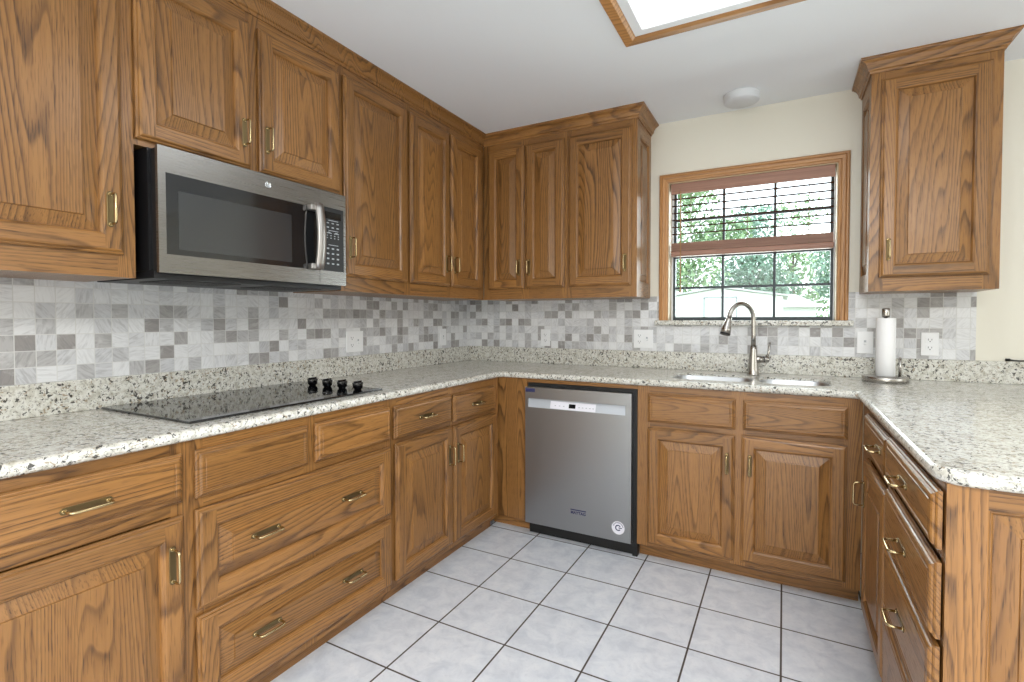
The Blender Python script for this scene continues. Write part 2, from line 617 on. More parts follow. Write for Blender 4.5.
def make_handle_mesh():
    b = MB()
    L, hw = 0.052, 0.0085
    # back plate with clipped ends
    pts = []
    for k in range(8):
        a = -PI / 2 + PI * k / 7
        pts.append((L - hw + hw * math.cos(a), hw * math.sin(a)))
    for k in range(8):
        a = PI / 2 + PI * k / 7
        pts.append((-L + hw + hw * math.cos(a), hw * math.sin(a)))
    lo = [b.v((x, 0.0, z)) for x, z in pts]
    m1 = [b.v((x, -0.0016, z)) for x, z in pts]
    hi = [b.v((x * 0.985, -0.0026, z * 0.86)) for x, z in pts]
    n = len(pts)
    for A, Bq in ((lo, m1), (m1, hi)):
        for k in range(n):
            k2 = (k + 1) % n
            b.f([A[k], A[k2], Bq[k2], Bq[k]], mat=1)
    b.f(hi, mat=1)
    b.f(list(reversed(lo)), mat=1)
    # bail: two posts running into a bar
    path = []
    for sx in (-1, 1):
        seg = [(sx * 0.043, 0.0, 0), (sx * 0.043, -0.020, 0), (sx * 0.042, -0.027, 0), (sx * 0.039, -0.0315, 0), (sx * 0.034, -0.0335, 0)]
        path += seg if sx < 0 else list(reversed(seg))
    b.tube(path, 0.0035, 8, 0)
    for sx in (-1, 1):
        b.tube([(sx * 0.043, -0.001, 0), (sx * 0.043, -0.0045, 0)], [0.0062, 0.005], 10, 0)
    bmesh.ops.recalc_face_normals(b.bm, faces=list(b.bm.faces))
    me = bpy.data.meshes.new('handle')
    b.bm.to_mesh(me)
    b.bm.free()
    me.materials.append(M['brass'])
    me.materials.append(M['dark_brass'])
    return me


HANDLE = make_handle_mesh()


def handle(parent, x, z, vertical, y=-0.0228):
    o = link('handle', HANDLE, parent, (x, y, z), (0, PI / 2 if vertical else 0, 0))
    o['label'] = 'antique brass bar pull on a back plate'
    return o


def cab_body(root, w, z0, z1, depth, ff=None, pl=0.001, pr=0.001):
    """carcass behind y = 0 with a face frame in front of it"""
    b = MB()
    b.box(pl, w - pr, 0.018, depth, z0, z1, 0, nseed())
    b.build('carcass', 'oak', root)
    if ff:
        b = MB()
        for x0, x1, a, c, gd in ff:
            b.box(x0, x1, 0.0, 0.018, a, c, gd, nseed())
        b.build('face_frame', 'oak', root)


def frame_parts(w, z0, z1, stiles, rails):
    """face frame members: stiles (x0, x1) full height; rails (z0, z1) between the outer stiles"""
    out = [(a, c, z0, z1, 0) for a, c in stiles]
    xs = sorted(stiles)
    for a, c in rails:
        for i in range(len(xs) - 1):
            out.append((xs[i][1], xs[i + 1][0], a, c, 1))
    return out


def add_door(root, x0, x1, z0, z1, hx=None, hz=None, name='door', gd=0.0, stile=0.062, hv=True, handles=None):
    o = front(x1 - x0, z1 - z0, stile, True, gd).build(name, 'oak', root, (x0, 0, z0))
    for px, pz in (handles or ([(hx, hz)] if hx is not None else [])):
        handle(o, px - x0, pz - z0, hv)
    return o


def add_drawer(root, x0, x1, z0, z1, h=None, name='drawer'):
    o = front(x1 - x0, z1 - z0, panel=False).build(name, 'oak', root, (x0, 0, z0))
    if h:
        handle(o, h[0] - x0, h[1] - z0, False)
    return o


# ------------------------------------------------------------------ key dimensions (metres)
H = 2.4175          # ceiling
UA = 0.328          # face of the upper cabinets
UB = 1.3525         # underside of the upper cabinets
UT = 2.365          # where the crown starts
DZ0, DZ1 = 1.419, 2.312
BF = 0.611          # face of the base cabinets
BZ0, BZ1 = 0.072, 0.889
CT = 0.922          # counter top
CE = 0.634          # counter edge
PF = 2.370          # face of the peninsula cabinets
PE = 2.346          # edge of the peninsula counter
PY = -1.842         # end of the peninsula cabinets

# ------------------------------------------------------------------ the room
b = MB()
b.box(-0.12, 6.0, -6.8, 0.12, -0.06, 0.0)
structure(b.build('floor', 'floor'))
b = MB()
b.box(-0.12, 6.0, -6.8, 0.12, H, H + 0.08)
structure(b.build('ceiling', 'ceiling'))
b = MB()
b.box(-0.12, 0.0, -6.8, 0.12, 0.0, H)
structure(b.build('wall_left', 'wall'))
WX0, WX1, WZ0, WZ1 = 1.447, 2.317, 1.2175, 2.050      # window opening
b = MB()
b.box(0.0, WX0, 0.0, 0.16, 0.0, H)
b.box(WX1, 6.0, 0.0, 0.16, 0.0, H)
b.box(WX0, WX1, 0.0, 0.16, 0.0, WZ0 - 0.030)
b.box(WX0, WX1, 0.0, 0.16, WZ1, H)
structure(b.build('wall_back', 'wall'))
b = MB()
b.box(5.88, 6.0, -6.8, 0.0, 0.0, H)
structure(b.build('wall_right', 'wall'))
b = MB()
b.box(0.0, 5.88, -6.8, -6.68, 0.0, H)
structure(b.build('wall_front', 'wall'))

# unseen window frames added on the solid walls around the two fill lights
for nm, w_, h_, loc_, rz_ in (('added_rear_window', 2.2, 1.8, (1.5, -6.68, 1.25), 0.0), ('added_side_window', 1.5, 1.4, (5.88, -1.7, 1.35), PI / 2)):
    b = MB()
    for x0, x1, z0, z1 in ((-w_ / 2 - 0.07, -w_ / 2, -h_ / 2 - 0.07, h_ / 2 + 0.07), (w_ / 2, w_ / 2 + 0.07, -h_ / 2 - 0.07, h_ / 2 + 0.07), (-w_ / 2, w_ / 2, h_ / 2, h_ / 2 + 0.07), (-w_ / 2, w_ / 2, -h_ / 2 - 0.07, -h_ / 2)):
        b.box(x0, x1, 0.0, 0.03, z0, z1)
    b.box(-0.02, 0.02, 0.0, 0.02, -h_ / 2, h_ / 2)
    structure(b.build(nm, 'fixture_white', None, loc_, (0, 0, rz_)))

# marble mosaic
b = MB()
b.box(0.0, 0.010, -3.4, -0.0005, 1.0265, UB + 0.03)
tag(structure(b.build('tile_left', 'tile_left')), 'grey and white marble mosaic on the left wall', 'tile')
b = MB()
TX1 = 2.878
b.box(0.010, 1.395, -0.010, 0.0, 1.0265, UB + 0.012)
b.box(1.395, 2.367, -0.010, 0.0, 1.0265, WZ0 - 0.030)
b.box(2.367, TX1, -0.010, 0.0, 1.0265, UB + 0.012)
tag(structure(b.build('tile_back', 'tile_back')), 'grey and white marble mosaic on the window wall', 'tile')

# ------------------------------------------------------------------ window
win = bpy.data.objects.new('window_1', None)
COL.objects.link(win)
structure(win)
tag(win, 'double hung window with oak casing above the sink', 'window')
CW = 0.052
b = MB()
steps = [(0.0, 0.0, -0.009), (0.006, -0.009, -0.016), (0.013, -0.016, -0.016), (0.018, -0.0195, -0.0195), (0.040, -0.0195, -0.0195), (0.043, -0.014, -0.014), (CW, -0.011, -0.011)]
prof = [(0.0, 0.0), (0.0, -0.012), (0.006, -0.018), (0.014, -0.018), (0.017, -0.014), (0.020, -0.018), (0.036, -0.016), (0.040, -0.011), (CW - 0.002, -0.009), (CW, -0.006), (CW, 0.0)]
ox0, ox1, ozt = WX0 - CW, WX1 + CW, WZ1 + CW
rows = []
for i, y in prof:
    rows.append([b.v((ox0 + i, y, WZ0)), b.v((ox0 + i, y, ozt - i)), b.v((ox1 - i, y, ozt - i)), b.v((ox1 - i, y, WZ0))])
sds = [nseed(), nseed(), nseed()]
for r0, r1 in zip(rows, rows[1:]):
    for k, gd in ((0, 0), (1, 1), (2, 0)):
        b.f([r0[k], r0[k + 1], r1[k + 1], r1[k]], gd, sds[k])
b.build('casing', 'oak_casing', win)
b = MB()
JD = 0.115
for q in ([(WX0, 0, WZ0), (WX0, JD, WZ0), (WX0, JD, WZ1), (WX0, 0, WZ1)], [(WX1, 0, WZ0), (WX1, JD, WZ0), (WX1, JD, WZ1), (WX1, 0, WZ1)], [(WX0, 0, WZ1), (WX1, 0, WZ1), (WX1, JD, WZ1), (WX0, JD, WZ1)]):
    b.poly(q)
for x0, x1 in ((WX0, WX0 + 0.004), (WX1 - 0.004, WX1)):
    b.box(x0, x1, 0.0, JD, WZ0, WZ1)
b.box(WX0, WX1, 0.0, JD, WZ1 - 0.004, WZ1)
b.build('jamb', 'jamb', win)


def sash(z0, z1, y, zm, name):
    b = MB()
    x0, x1 = WX0 + 0.014, WX1 - 0.010
    fw = 0.014
    b.box(x0, x0 + fw, y, y + 0.03, z0, z1)
    b.box(x1 - fw, x1, y, y + 0.03, z0, z1)
    b.box(x0 + fw, x1 - fw, y, y + 0.03, z0, z0 + 0.022)
    b.box(x0 + fw, x1 - fw, y, y + 0.03, z1 - 0.022, z1)
    for xm in (1.748, 2.022):
        b.box(xm - 0.007, xm + 0.007, y + 0.006, y + 0.024, z0 + 0.022, z1 - 0.022)
    b.box(x0 + fw, x1 - fw, y + 0.007, y + 0.023, zm - 0.007, zm + 0.007)
    o = b.build(name, 'bronze', win)
    b = MB()
    b.box(x0 + fw - 0.003, x1 - fw + 0.003, y + 0.013, y + 0.017, z0 + 0.019, z1 - 0.019)
    b.build('glass', 'glass', o)


sash(WZ0 - 0.002, 1.622, 0.085, 1.417, 'lower_sash')
sash(1.608, WZ1 - 0.004, 0.116, 1.840, 'upper_sash')
b = MB()
b.box(WX0 + 0.004, WX0 + 0.014, JD - 0.03, 0.160, WZ0, WZ1)
b.box(WX1 - 0.010, WX1 - 0.004, JD - 0.03, 0.160, WZ0, WZ1)
b.box(WX0, WX1, JD - 0.02, 0.160, WZ1 - 0.008, WZ1)
b.build('outer_frame', 'fixture_white', win)
b = MB()
b.box(1.374, 2.392, -0.042, 0.116, WZ0 - 0.030, WZ0, bev=0.006)
b.build('sill', 'granite', win)

# wooden blind, half raised
bl = thing('window_blind', 'brown wooden slatted blind half lowered in the window', 'blind', (WX0, 0.0, 0.0))
BW = WX1 - WX0
b = MB()
b.box(0.012, BW - 0.012, 0.010, 0.020, 1.982, 2.046, bev=0.003)
b.box(0.014, BW - 0.014, 0.022, 0.058, 2.006, 2.046)
b.build('headrail', 'blind', bl)
b = MB()
for k in range(6):
    z = 1.956 - k * 0.0425
    b.box(0.016, BW - 0.016, 0.020, 0.048, z - 0.0014, z + 0.0014)
b.build('slats', 'blind_slat', bl)
b = MB()
z = 1.640
for k in range(13):
    b.box(0.016, BW - 0.016, 0.013 + 0.001 * (k % 2), 0.058, z, z + 0.0026, )
    z += 0.0037
b.build('stacked_slats', 'blind', bl)
b = MB()
b.box(0.014, BW - 0.014, 0.010, 0.060, 1.606, 1.638, bev=0.006)
b.build('bottom_rail', 'blind', bl)
for x in (0.125, BW / 2, BW - 0.130):
    b = MB()
    b.tube([(x, 0.012, 1.985), (x, 0.012, 1.625)], 0.0012, 6)
    b.tube([(x, 0.060, 1.985), (x, 0.060, 1.64)], 0.0012, 6)
    b.box(x - 0.004, x + 0.004, 0.012, 0.0605, 1.6395, 1.641)
    b.build('ladder_cord', 'cord', bl)
b = MB()
b.tube([(0.070, 0.005, 2.0), (0.070, 0.003, 1.95), (0.073, 0.0, 1.40)], [0.0025, 0.0035, 0.0035], 8)
b.tube([(0.073, 0.0, 1.41), (0.073, 0.0, 1.385)], [0.0045, 0.0052], 8)
b.build('wand', 'wand', bl)

# ------------------------------------------------------------------ upper cabinets, left wall
UG = 'oak upper cabinets'
LROT = PI / 2      # local x runs towards the window wall, faces +x
FFT = UT           # top of the face frame


def upper_left(name, label, y0, y1, z0, doors, group=UG, rail_low=0.072):
    root = thing(name, label, 'cabinet', (UA, y0, 0), LROT, group)
    w = y1 - y0
    cuts = [0.0] + [((a + c) / 2) for a, c in zip([d[1] for d in doors], [d[0] for d in doors][1:])] + [w]
    st = [(0, doors[0][0] + 0.012)] + [(doors[i][1] - 0.010, doors[i + 1][0] + 0.010) for i in range(len(doors) - 1)] + [(doors[-1][1] - 0.012, w)]
    cab_body(root, w, z0, H - 0.002, UA - 0.002, ff=frame_parts(w, z0, FFT + 0.03, st, [(z0, z0 + rail_low), (DZ1 - 0.02, FFT + 0.03)]))
    return root


A0 = -3.35
r = upper_left('wall_cabinet', 'oak upper cabinet at the far left, beside the microwave', A0, -2.356, UB, [(0.04, -2.391 - A0)])
add_door(r, 0.40, -2.391 - A0, DZ0, DZ1, -2.429 - A0, 1.546)
B0 = -2.356
r = upper_left('wall_cabinet', 'short two-door oak upper cabinet directly above the microwave', B0, -1.548, 1.760, [(0.0, 0.376), (0.411, 0.80)], rail_low=0.04)
add_door(r, 0.002, 0.375, 1.779, DZ1 - 0.003, -2.011 - B0, 1.901)
add_door(r, 0.411, 0.795, 1.779, DZ1 - 0.003, -1.919 - B0, 1.901)
C0 = -1.548
r = upper_left('wall_cabinet', 'single-door oak upper cabinet to the right of the microwave', C0, -1.086, UB, [(0.015, 0.440)])
add_door(r, 0.014, 0.439, DZ0, DZ1, -1.509 - C0, 1.549)
D0 = -1.086
r = upper_left('wall_cabinet', 'two-door oak upper cabinet ending in the room corner on the left wall', D0, -0.331, UB, [(0.004, 0.353), (0.371, 0.702)])
add_door(r, 0.003, 0.354, DZ0, DZ1, -0.771 - D0, 1.547)
add_door(r, 0.371, 0.702, DZ0, DZ1, -0.690 - D0, 1.547)

# ------------------------------------------------------------------ upper cabinets, window wall
UX1 = 1.340
r = thing('wall_cabinet', 'narrow two-door oak upper cabinet in the corner of the window wall', 'cabinet', (UA + 0.001, -UA, 0), 0, UG)
w = 0.918 - UA - 0.002
cab_body(r, w, UB, H - 0.002, UA - 0.002, ff=frame_parts(w, UB, UT + 0.03, [(0, 0.05), (0.28, 0.33), (w - 0.03, w)], [(UB, UB + 0.075), (DZ1 - 0.02, UT + 0.03)]))
ox = UA + 0.001
add_door(r, 0.371 - ox, 0.634 - ox, DZ0, DZ1, 0.600 - ox, 1.550)
add_door(r, 0.645 - ox, 0.904 - ox, DZ0, DZ1, 0.673 - ox, 1.549)
ox = 0.918
r = thing('wall_cabinet', 'single-door oak upper cabinet just left of the window', 'cabinet', (ox, -UA, 0), 0, UG)
w = UX1 - ox
cab_body(r, w, UB, H - 0.002, UA - 0.002, ff=frame_parts(w, UB, UT + 0.03, [(0, 0.03), (w - 0.045, w)], [(UB, UB + 0.075), (DZ1 - 0.02, UT + 0.03)]), pr=0.0155)
add_door(r, 0.933 - ox, 1.311 - ox, DZ0, DZ1, 1.277 - ox, 1.547)
# finished end towards the window
front(UA - 0.020, UT - UB, 0.058, True, 0.0, edge=False, rail=0.095).build('end_panel', 'oak', r, (w - 0.0150, 0.018, UB), (0, 0, PI / 2))

# upper cabinet right of the window
RX0, RX1, RY = 2.416, 2.872, -0.313
r = thing('wall_cabinet', 'oak upper cabinet to the right of the window, above the paper towels', 'cabinet', (RX0, RY, 0), 0, UG)
w = RX1 - RX0
cab_body(r, w, UB, H - 0.002, -RY - 0.002, ff=frame_parts(w, UB, UT + 0.03, [(0, 0.055), (w - 0.055, w)], [(UB, UB + 0.075), (DZ1 - 0.02, UT + 0.03)]), pl=0.0155)
add_door(r, 2.455 - RX0, 2.836 - RX0, 1.414, 2.316, 2.487 - RX0, 1.541)
front(-RY - 0.020, UT - UB, 0.055, True, 0.0, edge=False, rail=0.095).build('end_panel', 'oak', r, (0.0150, -RY - 0.002, UB), (0, 0, -PI / 2))
r_right_cab = r

# crown mouldings: a profile swept along the cabinet tops
CROWN = [(0.0, 2.352), (0.006, 2.352), (0.008, 2.362), (0.014, 2.365), (0.016, 2.370), (0.019, 2.383), (0.027, 2.396), (0.036, 2.402), (0.038, 2.405), (0.044, 2.406), (0.046, 2.410), (0.046, 2.4172), (0.0, 2.4172)]


def sweep(b, path, prof, sign=1.0):
    """path: open list of (x, y); profile offset to the right of travel"""
    P = [Vector(p) for p in path]
    rows = []
    for i, p in enumerate(P):
        d0 = (P[i] - P[i - 1]).normalized() if i else (P[1] - P[0]).normalized()
        d1 = (P[i + 1] - P[i]).normalized() if i < len(P) - 1 else d0
        n0 = Vector((d0.y, -d0.x)) * sign
        n1 = Vector((d1.y, -d1.x)) * sign
        m = (n0 + n1).normalized()
        k = 1.0 / max(0.2, m.dot(n0))
        rows.append([b.v((p.x + m.x * o * k, p.y + m.y * o * k, z)) for o, z in prof])
    n = len(prof)
    for i in range(len(P) - 1):
        sdv = nseed()
        d = P[i + 1] - P[i]
        for k in range(n - 1):
            b.f([rows[i][k], rows[i + 1][k], rows[i + 1][k + 1], rows[i][k + 1]], 1.0, sdv)


b = MB()
sweep(b, [(UA, A0), (UA, -UA), (UX1, -UA), (UX1, 0.0)], CROWN)
tag(b.build('crown_moulding', 'oak'), 'oak crown moulding running over the left wall and corner cabinets', 'moulding')
b = MB()
cr = [(o, z) for o, z in CROWN]
sweep(b, [(0.0, -RY), (0.0, 0.0), (RX1 - RX0, 0.0), (RX1 - RX0, -RY)], cr)
b.build('crown_moulding', 'oak', r_right_cab)

# ------------------------------------------------------------------ base cabinets, left run
BG = 'oak base cabinets'
TK = 0.055


def base_root(name, label, loc, rz, w, depth, stiles, rails, toe=True, group=BG, pr=0.001, hollow=False):
    root = thing(name, label, 'cabinet', loc, rz, group)
    b = MB()
    if hollow:
        b.box(0.001, 0.019, 0.018, depth, BZ0, BZ1, 0, nseed())
        b.box(w - 0.019, w - pr, 0.018, depth, BZ0, BZ1, 0, nseed())
        b.box(0.019, w - 0.019, 0.018, depth, BZ0, BZ0 + 0.018, 1, nseed())
        b.box(0.019, w - 0.019, depth - 0.01, depth, BZ0 + 0.018, BZ1, 0, nseed())
    else:
        b.box(0.001, w - pr, 0.018, depth, BZ0, BZ1, 0, nseed())
    b.build('carcass', 'oak', root)
    b = MB()
    for x0, x1, a, c, gd in frame_parts(w, BZ0, BZ1, stiles, rails):
        b.box(x0, x1, 0.0, 0.018, a, c, gd, nseed())
    b.build('face_frame', 'oak', root)
    if toe:
        b = MB()
        b.box(0.0, w, TK, TK + 0.018, 0.0, BZ0, 1.0, nseed())
        b.build('toe_kick', 'oak', root)
    return root


RAIL = [(BZ0, BZ0 + 0.05), (0.69, 0.735), (0.84, BZ1)]
F0 = -3.05
r = base_root('base_cabinet', 'oak base cabinet at the far left with one drawer over one door', (BF, F0, 0), LROT, -2.372 - F0, BF - 0.003, [(0, 0.05), (-2.415 - F0, -2.372 - F0)], RAIL)
add_drawer(r, 0.035, -2.390 - F0, 0.724, 0.858, (-2.609 - F0, 0.789))
add_door(r, 0.035, -2.390 - F0, 0.104, 0.688, -2.424 - F0, 0.565)
G0 = -2.372
r = base_root('base_cabinet', 'wide oak base cabinet under the cooktop with two deep drawers', (BF, G0, 0), LROT, -1.550 - G0, BF - 0.003, [(0, 0.045), (-1.985 - G0, -1.935 - G0), (-1.585 - G0, -1.550 - G0)], [(BZ0, BZ0 + 0.05), (0.38, 0.42), (0.69, 0.735), (0.84, BZ1)])
for y0, y1 in ((-2.355, -1.976), (-1.943, -1.562)):
    o = add_drawer(r, y0 - G0, y1 - G0, 0.722, 0.858, None, 'false_drawer')
for z0, z1, hz in ((0.404, 0.690, 0.5545), (0.104, 0.383, 0.246)):
    add_door(r, -2.356 - G0, -1.560 - G0, z0, z1, name='drawer', gd=1.0, stile=0.064, hv=False, handles=[(-2.146 - G0, hz), (-1.784 - G0, hz)])
H0 = -1.550
r = base_root('base_cabinet', 'oak base cabinet in the left corner, two small drawers over two doors', (BF, H0, 0), LROT, -0.632 - H0, BF - 0.003, [(0, 0.04), (-1.13 - H0, -1.09 - H0), (-0.70 - H0, -0.632 - H0)], RAIL)
add_drawer(r, -1.536 - H0, -1.122 - H0, 0.716, 0.854, (-1.330 - H0, 0.784))
add_drawer(r, -1.103 - H0, -0.696 - H0, 0.710, 0.848, (-0.897 - H0, 0.778))
add_door(r, -1.529 - H0, -1.113 - H0, 0.104, 0.694, -1.147 - H0, 0.555)
add_door(r, -1.101 - H0, -0.680 - H0, 0.100, 0.690, -1.075 - H0, 0.553)

# plain corner panel between the left run and the dishwasher
r = thing('corner_panel', 'plain oak corner panel standing left of the dishwasher', 'panel', (BF, -BF, 0), 0)
b = MB()
b.box(-0.020, 0.178, 0.0, 0.018, BZ0, BZ1, 0, nseed())
b.box(0.160, 0.178, 0.018, BF - 0.02, BZ0, BZ1, 0, nseed())
b.build('panel', 'oak', r)
b = MB()
b.box(-0.073, 0.180, TK, TK + 0.018, 0, BZ0, 1.0, nseed())
b.build('toe_kick', 'oak', r)

# sink base
K0 = 1.421
KW = PF - K0
r = base_root('base_cabinet', 'oak sink cabinet with two doors under the window', (K0, -BF, 0), 0, KW, BF - 0.03, [(0, 0.062), (1.862 - K0, 1.925 - K0), (2.305 - K0, KW)], [(BZ0, BZ0 + 0.05), (0.67, 0.735), (0.84, BZ1)], hollow=True)
add_drawer(r, 1.475 - K0, 1.879 - K0, 0.710, 0.852, None, 'false_drawer')
add_drawer(r, 1.911 - K0, 2.317 - K0, 0.713, 0.852, None, 'false_drawer')
add_door(r, 1.474 - K0, 1.878 - K0, 0.094, 0.681, 1.845 - K0, 0.549)
add_door(r, 1.906 - K0, 2.316 - K0, 0.098, 0.686, 1.942 - K0, 0.551)
b = MB()
b.box(0.790 - K0, 0.0, 0.0, 0.020, 0.868, BZ1, 1.0, nseed())
b.build('top_rail', 'oak', r)

# ------------------------------------------------------------------ peninsula (local x runs towards the camera, faces -x)
PROT = -PI / 2
J0 = -0.632
PD = 0.61
r = base_root('base_cabinet', 'narrow oak peninsula cabinet nearest the sink, drawer over door', (PF, J0, 0), PROT, 1.284 + J0, PD, [(0, 0.21), (0.61, 0.652)], RAIL)
add_drawer(r, 0.190, 0.646, 0.728, 0.862, (0.535, 0.800))
add_door(r, 0.190, 0.640, 0.100, 0.690, 0.235, 0.560)
J1 = -1.284
JW = J1 - PY
r = base_root('base_cabinet', 'oak peninsula cabinet with a stack of four drawers at its end', (PF, J1, 0), PROT, JW, PD, [(0, 0.02), (JW - 0.03, JW)], [(BZ0, BZ0 + 0.045), (0.32, 0.345), (0.535, 0.555), (0.72, 0.75), (0.84, BZ1)], pr=0.0155)
for k, (z0, z1) in enumerate(((0.746, 0.868), (0.556, 0.718), (0.350, 0.540), (0.100, 0.334))):
    add_drawer(r, 0.006, JW - 0.010, z0, z1, (0.265, (z0 + z1) / 2 - 0.004))
# raised end panel facing the camera
SEED[0] += 7
front(0.59, BZ1 - BZ0, 0.058, True, 0.0, edge=False, rail=0.055).build('end_panel', 'oak', r, (JW - 0.0150, 0.018, BZ0), (0, 0, PI / 2))

# ------------------------------------------------------------------ counter
PXR = 3.35
CEND = -1.868
rr = 0.060


def arc(cx, cy, r_, a0, a1, n=6):
    return [(cx + r_ * math.cos(a0 + (a1 - a0) * k / n), cy + r_ * math.sin(a0 + (a1 - a0) * k / n)) for k in range(n + 1)]


outline = [(0.003, -3.4), (CE, -3.4)]
outline += list(reversed(arc(CE + 0.016, -CE - 0.016, 0.016, PI / 2, PI, 4)))
outline += list(reversed(arc(PE - 0.016, -CE - 0.016, 0.016, 0, PI / 2, 4)))
outline += arc(PE + rr, CEND + rr, rr, PI, 1.5 * PI, 7)
outline += [(PXR, CEND), (PXR, -0.003), (0.003, -0.003)]


def inset(poly, d):
    out = []
    n = len(poly)
    for i in range(n):
        p0, p1, p2 = Vector(poly[i - 1]), Vector(poly[i]), Vector(poly[(i + 1) % n])
        a, c = (p1 - p0).normalized(), (p2 - p1).normalized()
        na, nc = Vector((-a.y, a.x)), Vector((-c.y, c.x))
        m = (na + nc).normalized()
        out.append(tuple(p1 + m * d / max(0.3, m.dot(na))))
    return out


def rrect(x0, x1, y0, y1, r_, n=5):
    return arc(x1 - r_, y0 + r_, r_, -PI / 2, 0, n) + arc(x1 - r_, y1 - r_, r_, 0, PI / 2, n) + arc(x0 + r_, y1 - r_, r_, PI / 2, PI, n) + arc(x0 + r_, y0 + r_, r_, PI, 1.5 * PI, n)


SINKS = [(1.552, 1.940, -0.515, -0.215, 0.07), (1.968, 2.272, -0.515, -0.215, 0.07)]
b = MB()
LEV = [(0.014, CT), (0.007, CT - 0.0015), (0.002, CT - 0.006), (0.0, CT - 0.013), (0.001, CT - 0.021), (0.005, CT - 0.028), (0.012, CT - 0.0325)]
rows = [[b.v((x, y, z)) for x, y in inset(outline, d)] for d, z in LEV]
n = len(outline)
for r0, r1 in zip(rows, rows[1:]):
    for k in range(n):
        b.f([r0[k], r0[(k + 1) % n], r1[(k + 1) % n], r1[k]], smooth=True)
holes_t, holes_b = [], []
for x0, x1, y0, y1, q in SINKS:
    h = rrect(x0, x1, y0, y1, q)
    t_ = [b.v((x, y, CT)) for x, y in h]
    u_ = [b.v((x, y, CT - 0.0325)) for x, y in h]
    for k in range(len(h)):
        b.f([t_[k], t_[(k + 1) % len(h)], u_[(k + 1) % len(h)], u_[k]], smooth=True)
    holes_t.append(t_)
    holes_b.append(u_)
for loops in ([rows[0]] + holes_t, [rows[-1]] + holes_b):
    ed = []
    for lp in loops:
        for k in range(len(lp)):
            e = b.bm.edges.get((lp[k], lp[(k + 1) % len(lp)])) or b.bm.edges.new((lp[k], lp[(k + 1) % len(lp)]))
            ed.append(e)
    bmesh.ops.triangle_fill(b.bm, use_beauty=True, use_dissolve=False, edges=ed)
tag(b.build('countertop', 'granite'), 'speckled cream granite countertop wrapping around the kitchen and peninsula', 'countertop')

b = MB()
b.box(0.0005, 0.022, -3.4, -0.022, CT, 1.0262, bev=0.0025)
tag(b.build('granite_upstand', 'granite'), 'speckled granite upstand along the left wall behind the cooktop', 'upstand', 'granite upstands')
b = MB()
b.box(0.0005, PXR, -0.022, -0.0005, CT, 1.0262, bev=0.0025)
tag(b.build('granite_upstand', 'granite'), 'speckled granite upstand along the window wall behind the faucet', 'upstand', 'granite upstands')

# ------------------------------------------------------------------ sink
r = thing('kitchen_sink', 'stainless double bowl sink set under the granite below the window', 'sink', (1.91, -0.365, CT - 0.0325))
for x0, x1, y0, y1, q in SINKS:
    b = MB()
    e = 0.004
    lv = [(0.0006, 0.0205), (0.0030, 0.0215), (0.0042, 0.0200), (0.006, -0.12), (0.014, -0.160), (0.035, -0.175)]
    prev = None
    for d, z in lv:
        pts = rrect(x0 + d - 1.91, x1 - d - 1.91, y0 + d + 0.365, y1 - d + 0.365, max(0.02, q - d))
        row = [b.v((x, y, z)) for x, y in pts]
        if prev:
            for k in range(len(row)):
                b.f([prev[k], prev[(k + 1) % len(row)], row[(k + 1) % len(row)], row[k]], smooth=True)
        prev = row
    b.f(prev)
    bowl = b.build('bowl', 'sink_steel', r)
    b = MB()
    cx, cy = (x0 + x1) / 2 - 1.91, (y0 + y1) / 2 + 0.365
    b.lathe([(0.045, -0.1748), (0.043, -0.1725), (0.030, -0.1740), (0.012, -0.1735), (0.001, -0.1735)], cx, cy, 24)
    b.build('drain', 'nickel', bowl)

# ------------------------------------------------------------------ faucet
FX, FY = 1.929, -0.150
r = thing('faucet', 'brushed nickel gooseneck pull-down faucet behind the sink', 'faucet', (FX, FY, CT))
b = MB()
b.lathe([(0.030, 0.0), (0.030, 0.005), (0.0275, 0.010), (0.0255, 0.04), (0.0225, 0.09), (0.0175, 0.140), (0.0155, 0.155)], seg=24)
b.build('body', 'nickel', r)
th = math.radians(50)
dx, dy = -math.cos(th), -math.sin(th)
Rr, zt = 0.086, 0.300
pts = [(0, 0, 0.150), (0, 0, 0.22), (0, 0, zt - 0.005)]
for k in range(1, 17):
    a = PI * k / 16 * 0.965
    pts.append((dx * Rr * (1 - math.cos(a)), dy * Rr * (1 - math.cos(a)), zt + Rr * math.sin(a)))
b = MB()
b.tube([(0, 0, 0.148), (0, 0, 0.153)], 0.0165, 20)
b.tube(pts, 0.0122, 16)
b.build('spout', 'nickel', r)
pe = Vector(pts[-1])
dd = (Vector(pts[-1]) - Vector(pts[-2])).normalized()
dd = (dd + Vector((dx, dy, 0)) * 0.12).normalized()
b = MB()
b.tube([pe, pe + dd * 0.012, pe + dd * 0.03, pe + dd * 0.06, pe + dd * 0.085], [0.0135, 0.0160, 0.0180, 0.0235, 0.0265], 18, 0)
b.tube([pe + dd * 0.085, pe + dd * 0.093], [0.0265, 0.0250], 18, 1)
b.tube([pe + dd * 0.040 + Vector((dx, dy, 0)) * 0.016, pe + dd * 0.078 + Vector((dx, dy, 0)) * 0.021], 0.006, 10, 1)
b.build('spray_head', ['nickel', 'black'], r)
lv = Vector((0.88, 0.30, 0)).normalized()
b = MB()
b.tube([Vector((0, 0, 0.085)), Vector((0, 0, 0.085)) + lv * 0.055], [0.021, 0.0175], 18)
b.tube([Vector((0, 0, 0.085)) + lv * 0.055, Vector((0, 0, 0.085)) + lv * 0.059, Vector((0, 0, 0.085)) + lv * 0.075, Vector((0, 0, 0.085)) + lv * 0.080], [0.0175, 0.0180, 0.0175, 0.012], 18)
b.build('valve', 'nickel', r)
p0 = Vector((0, 0, 0.092)) + lv * 0.070
b = MB()
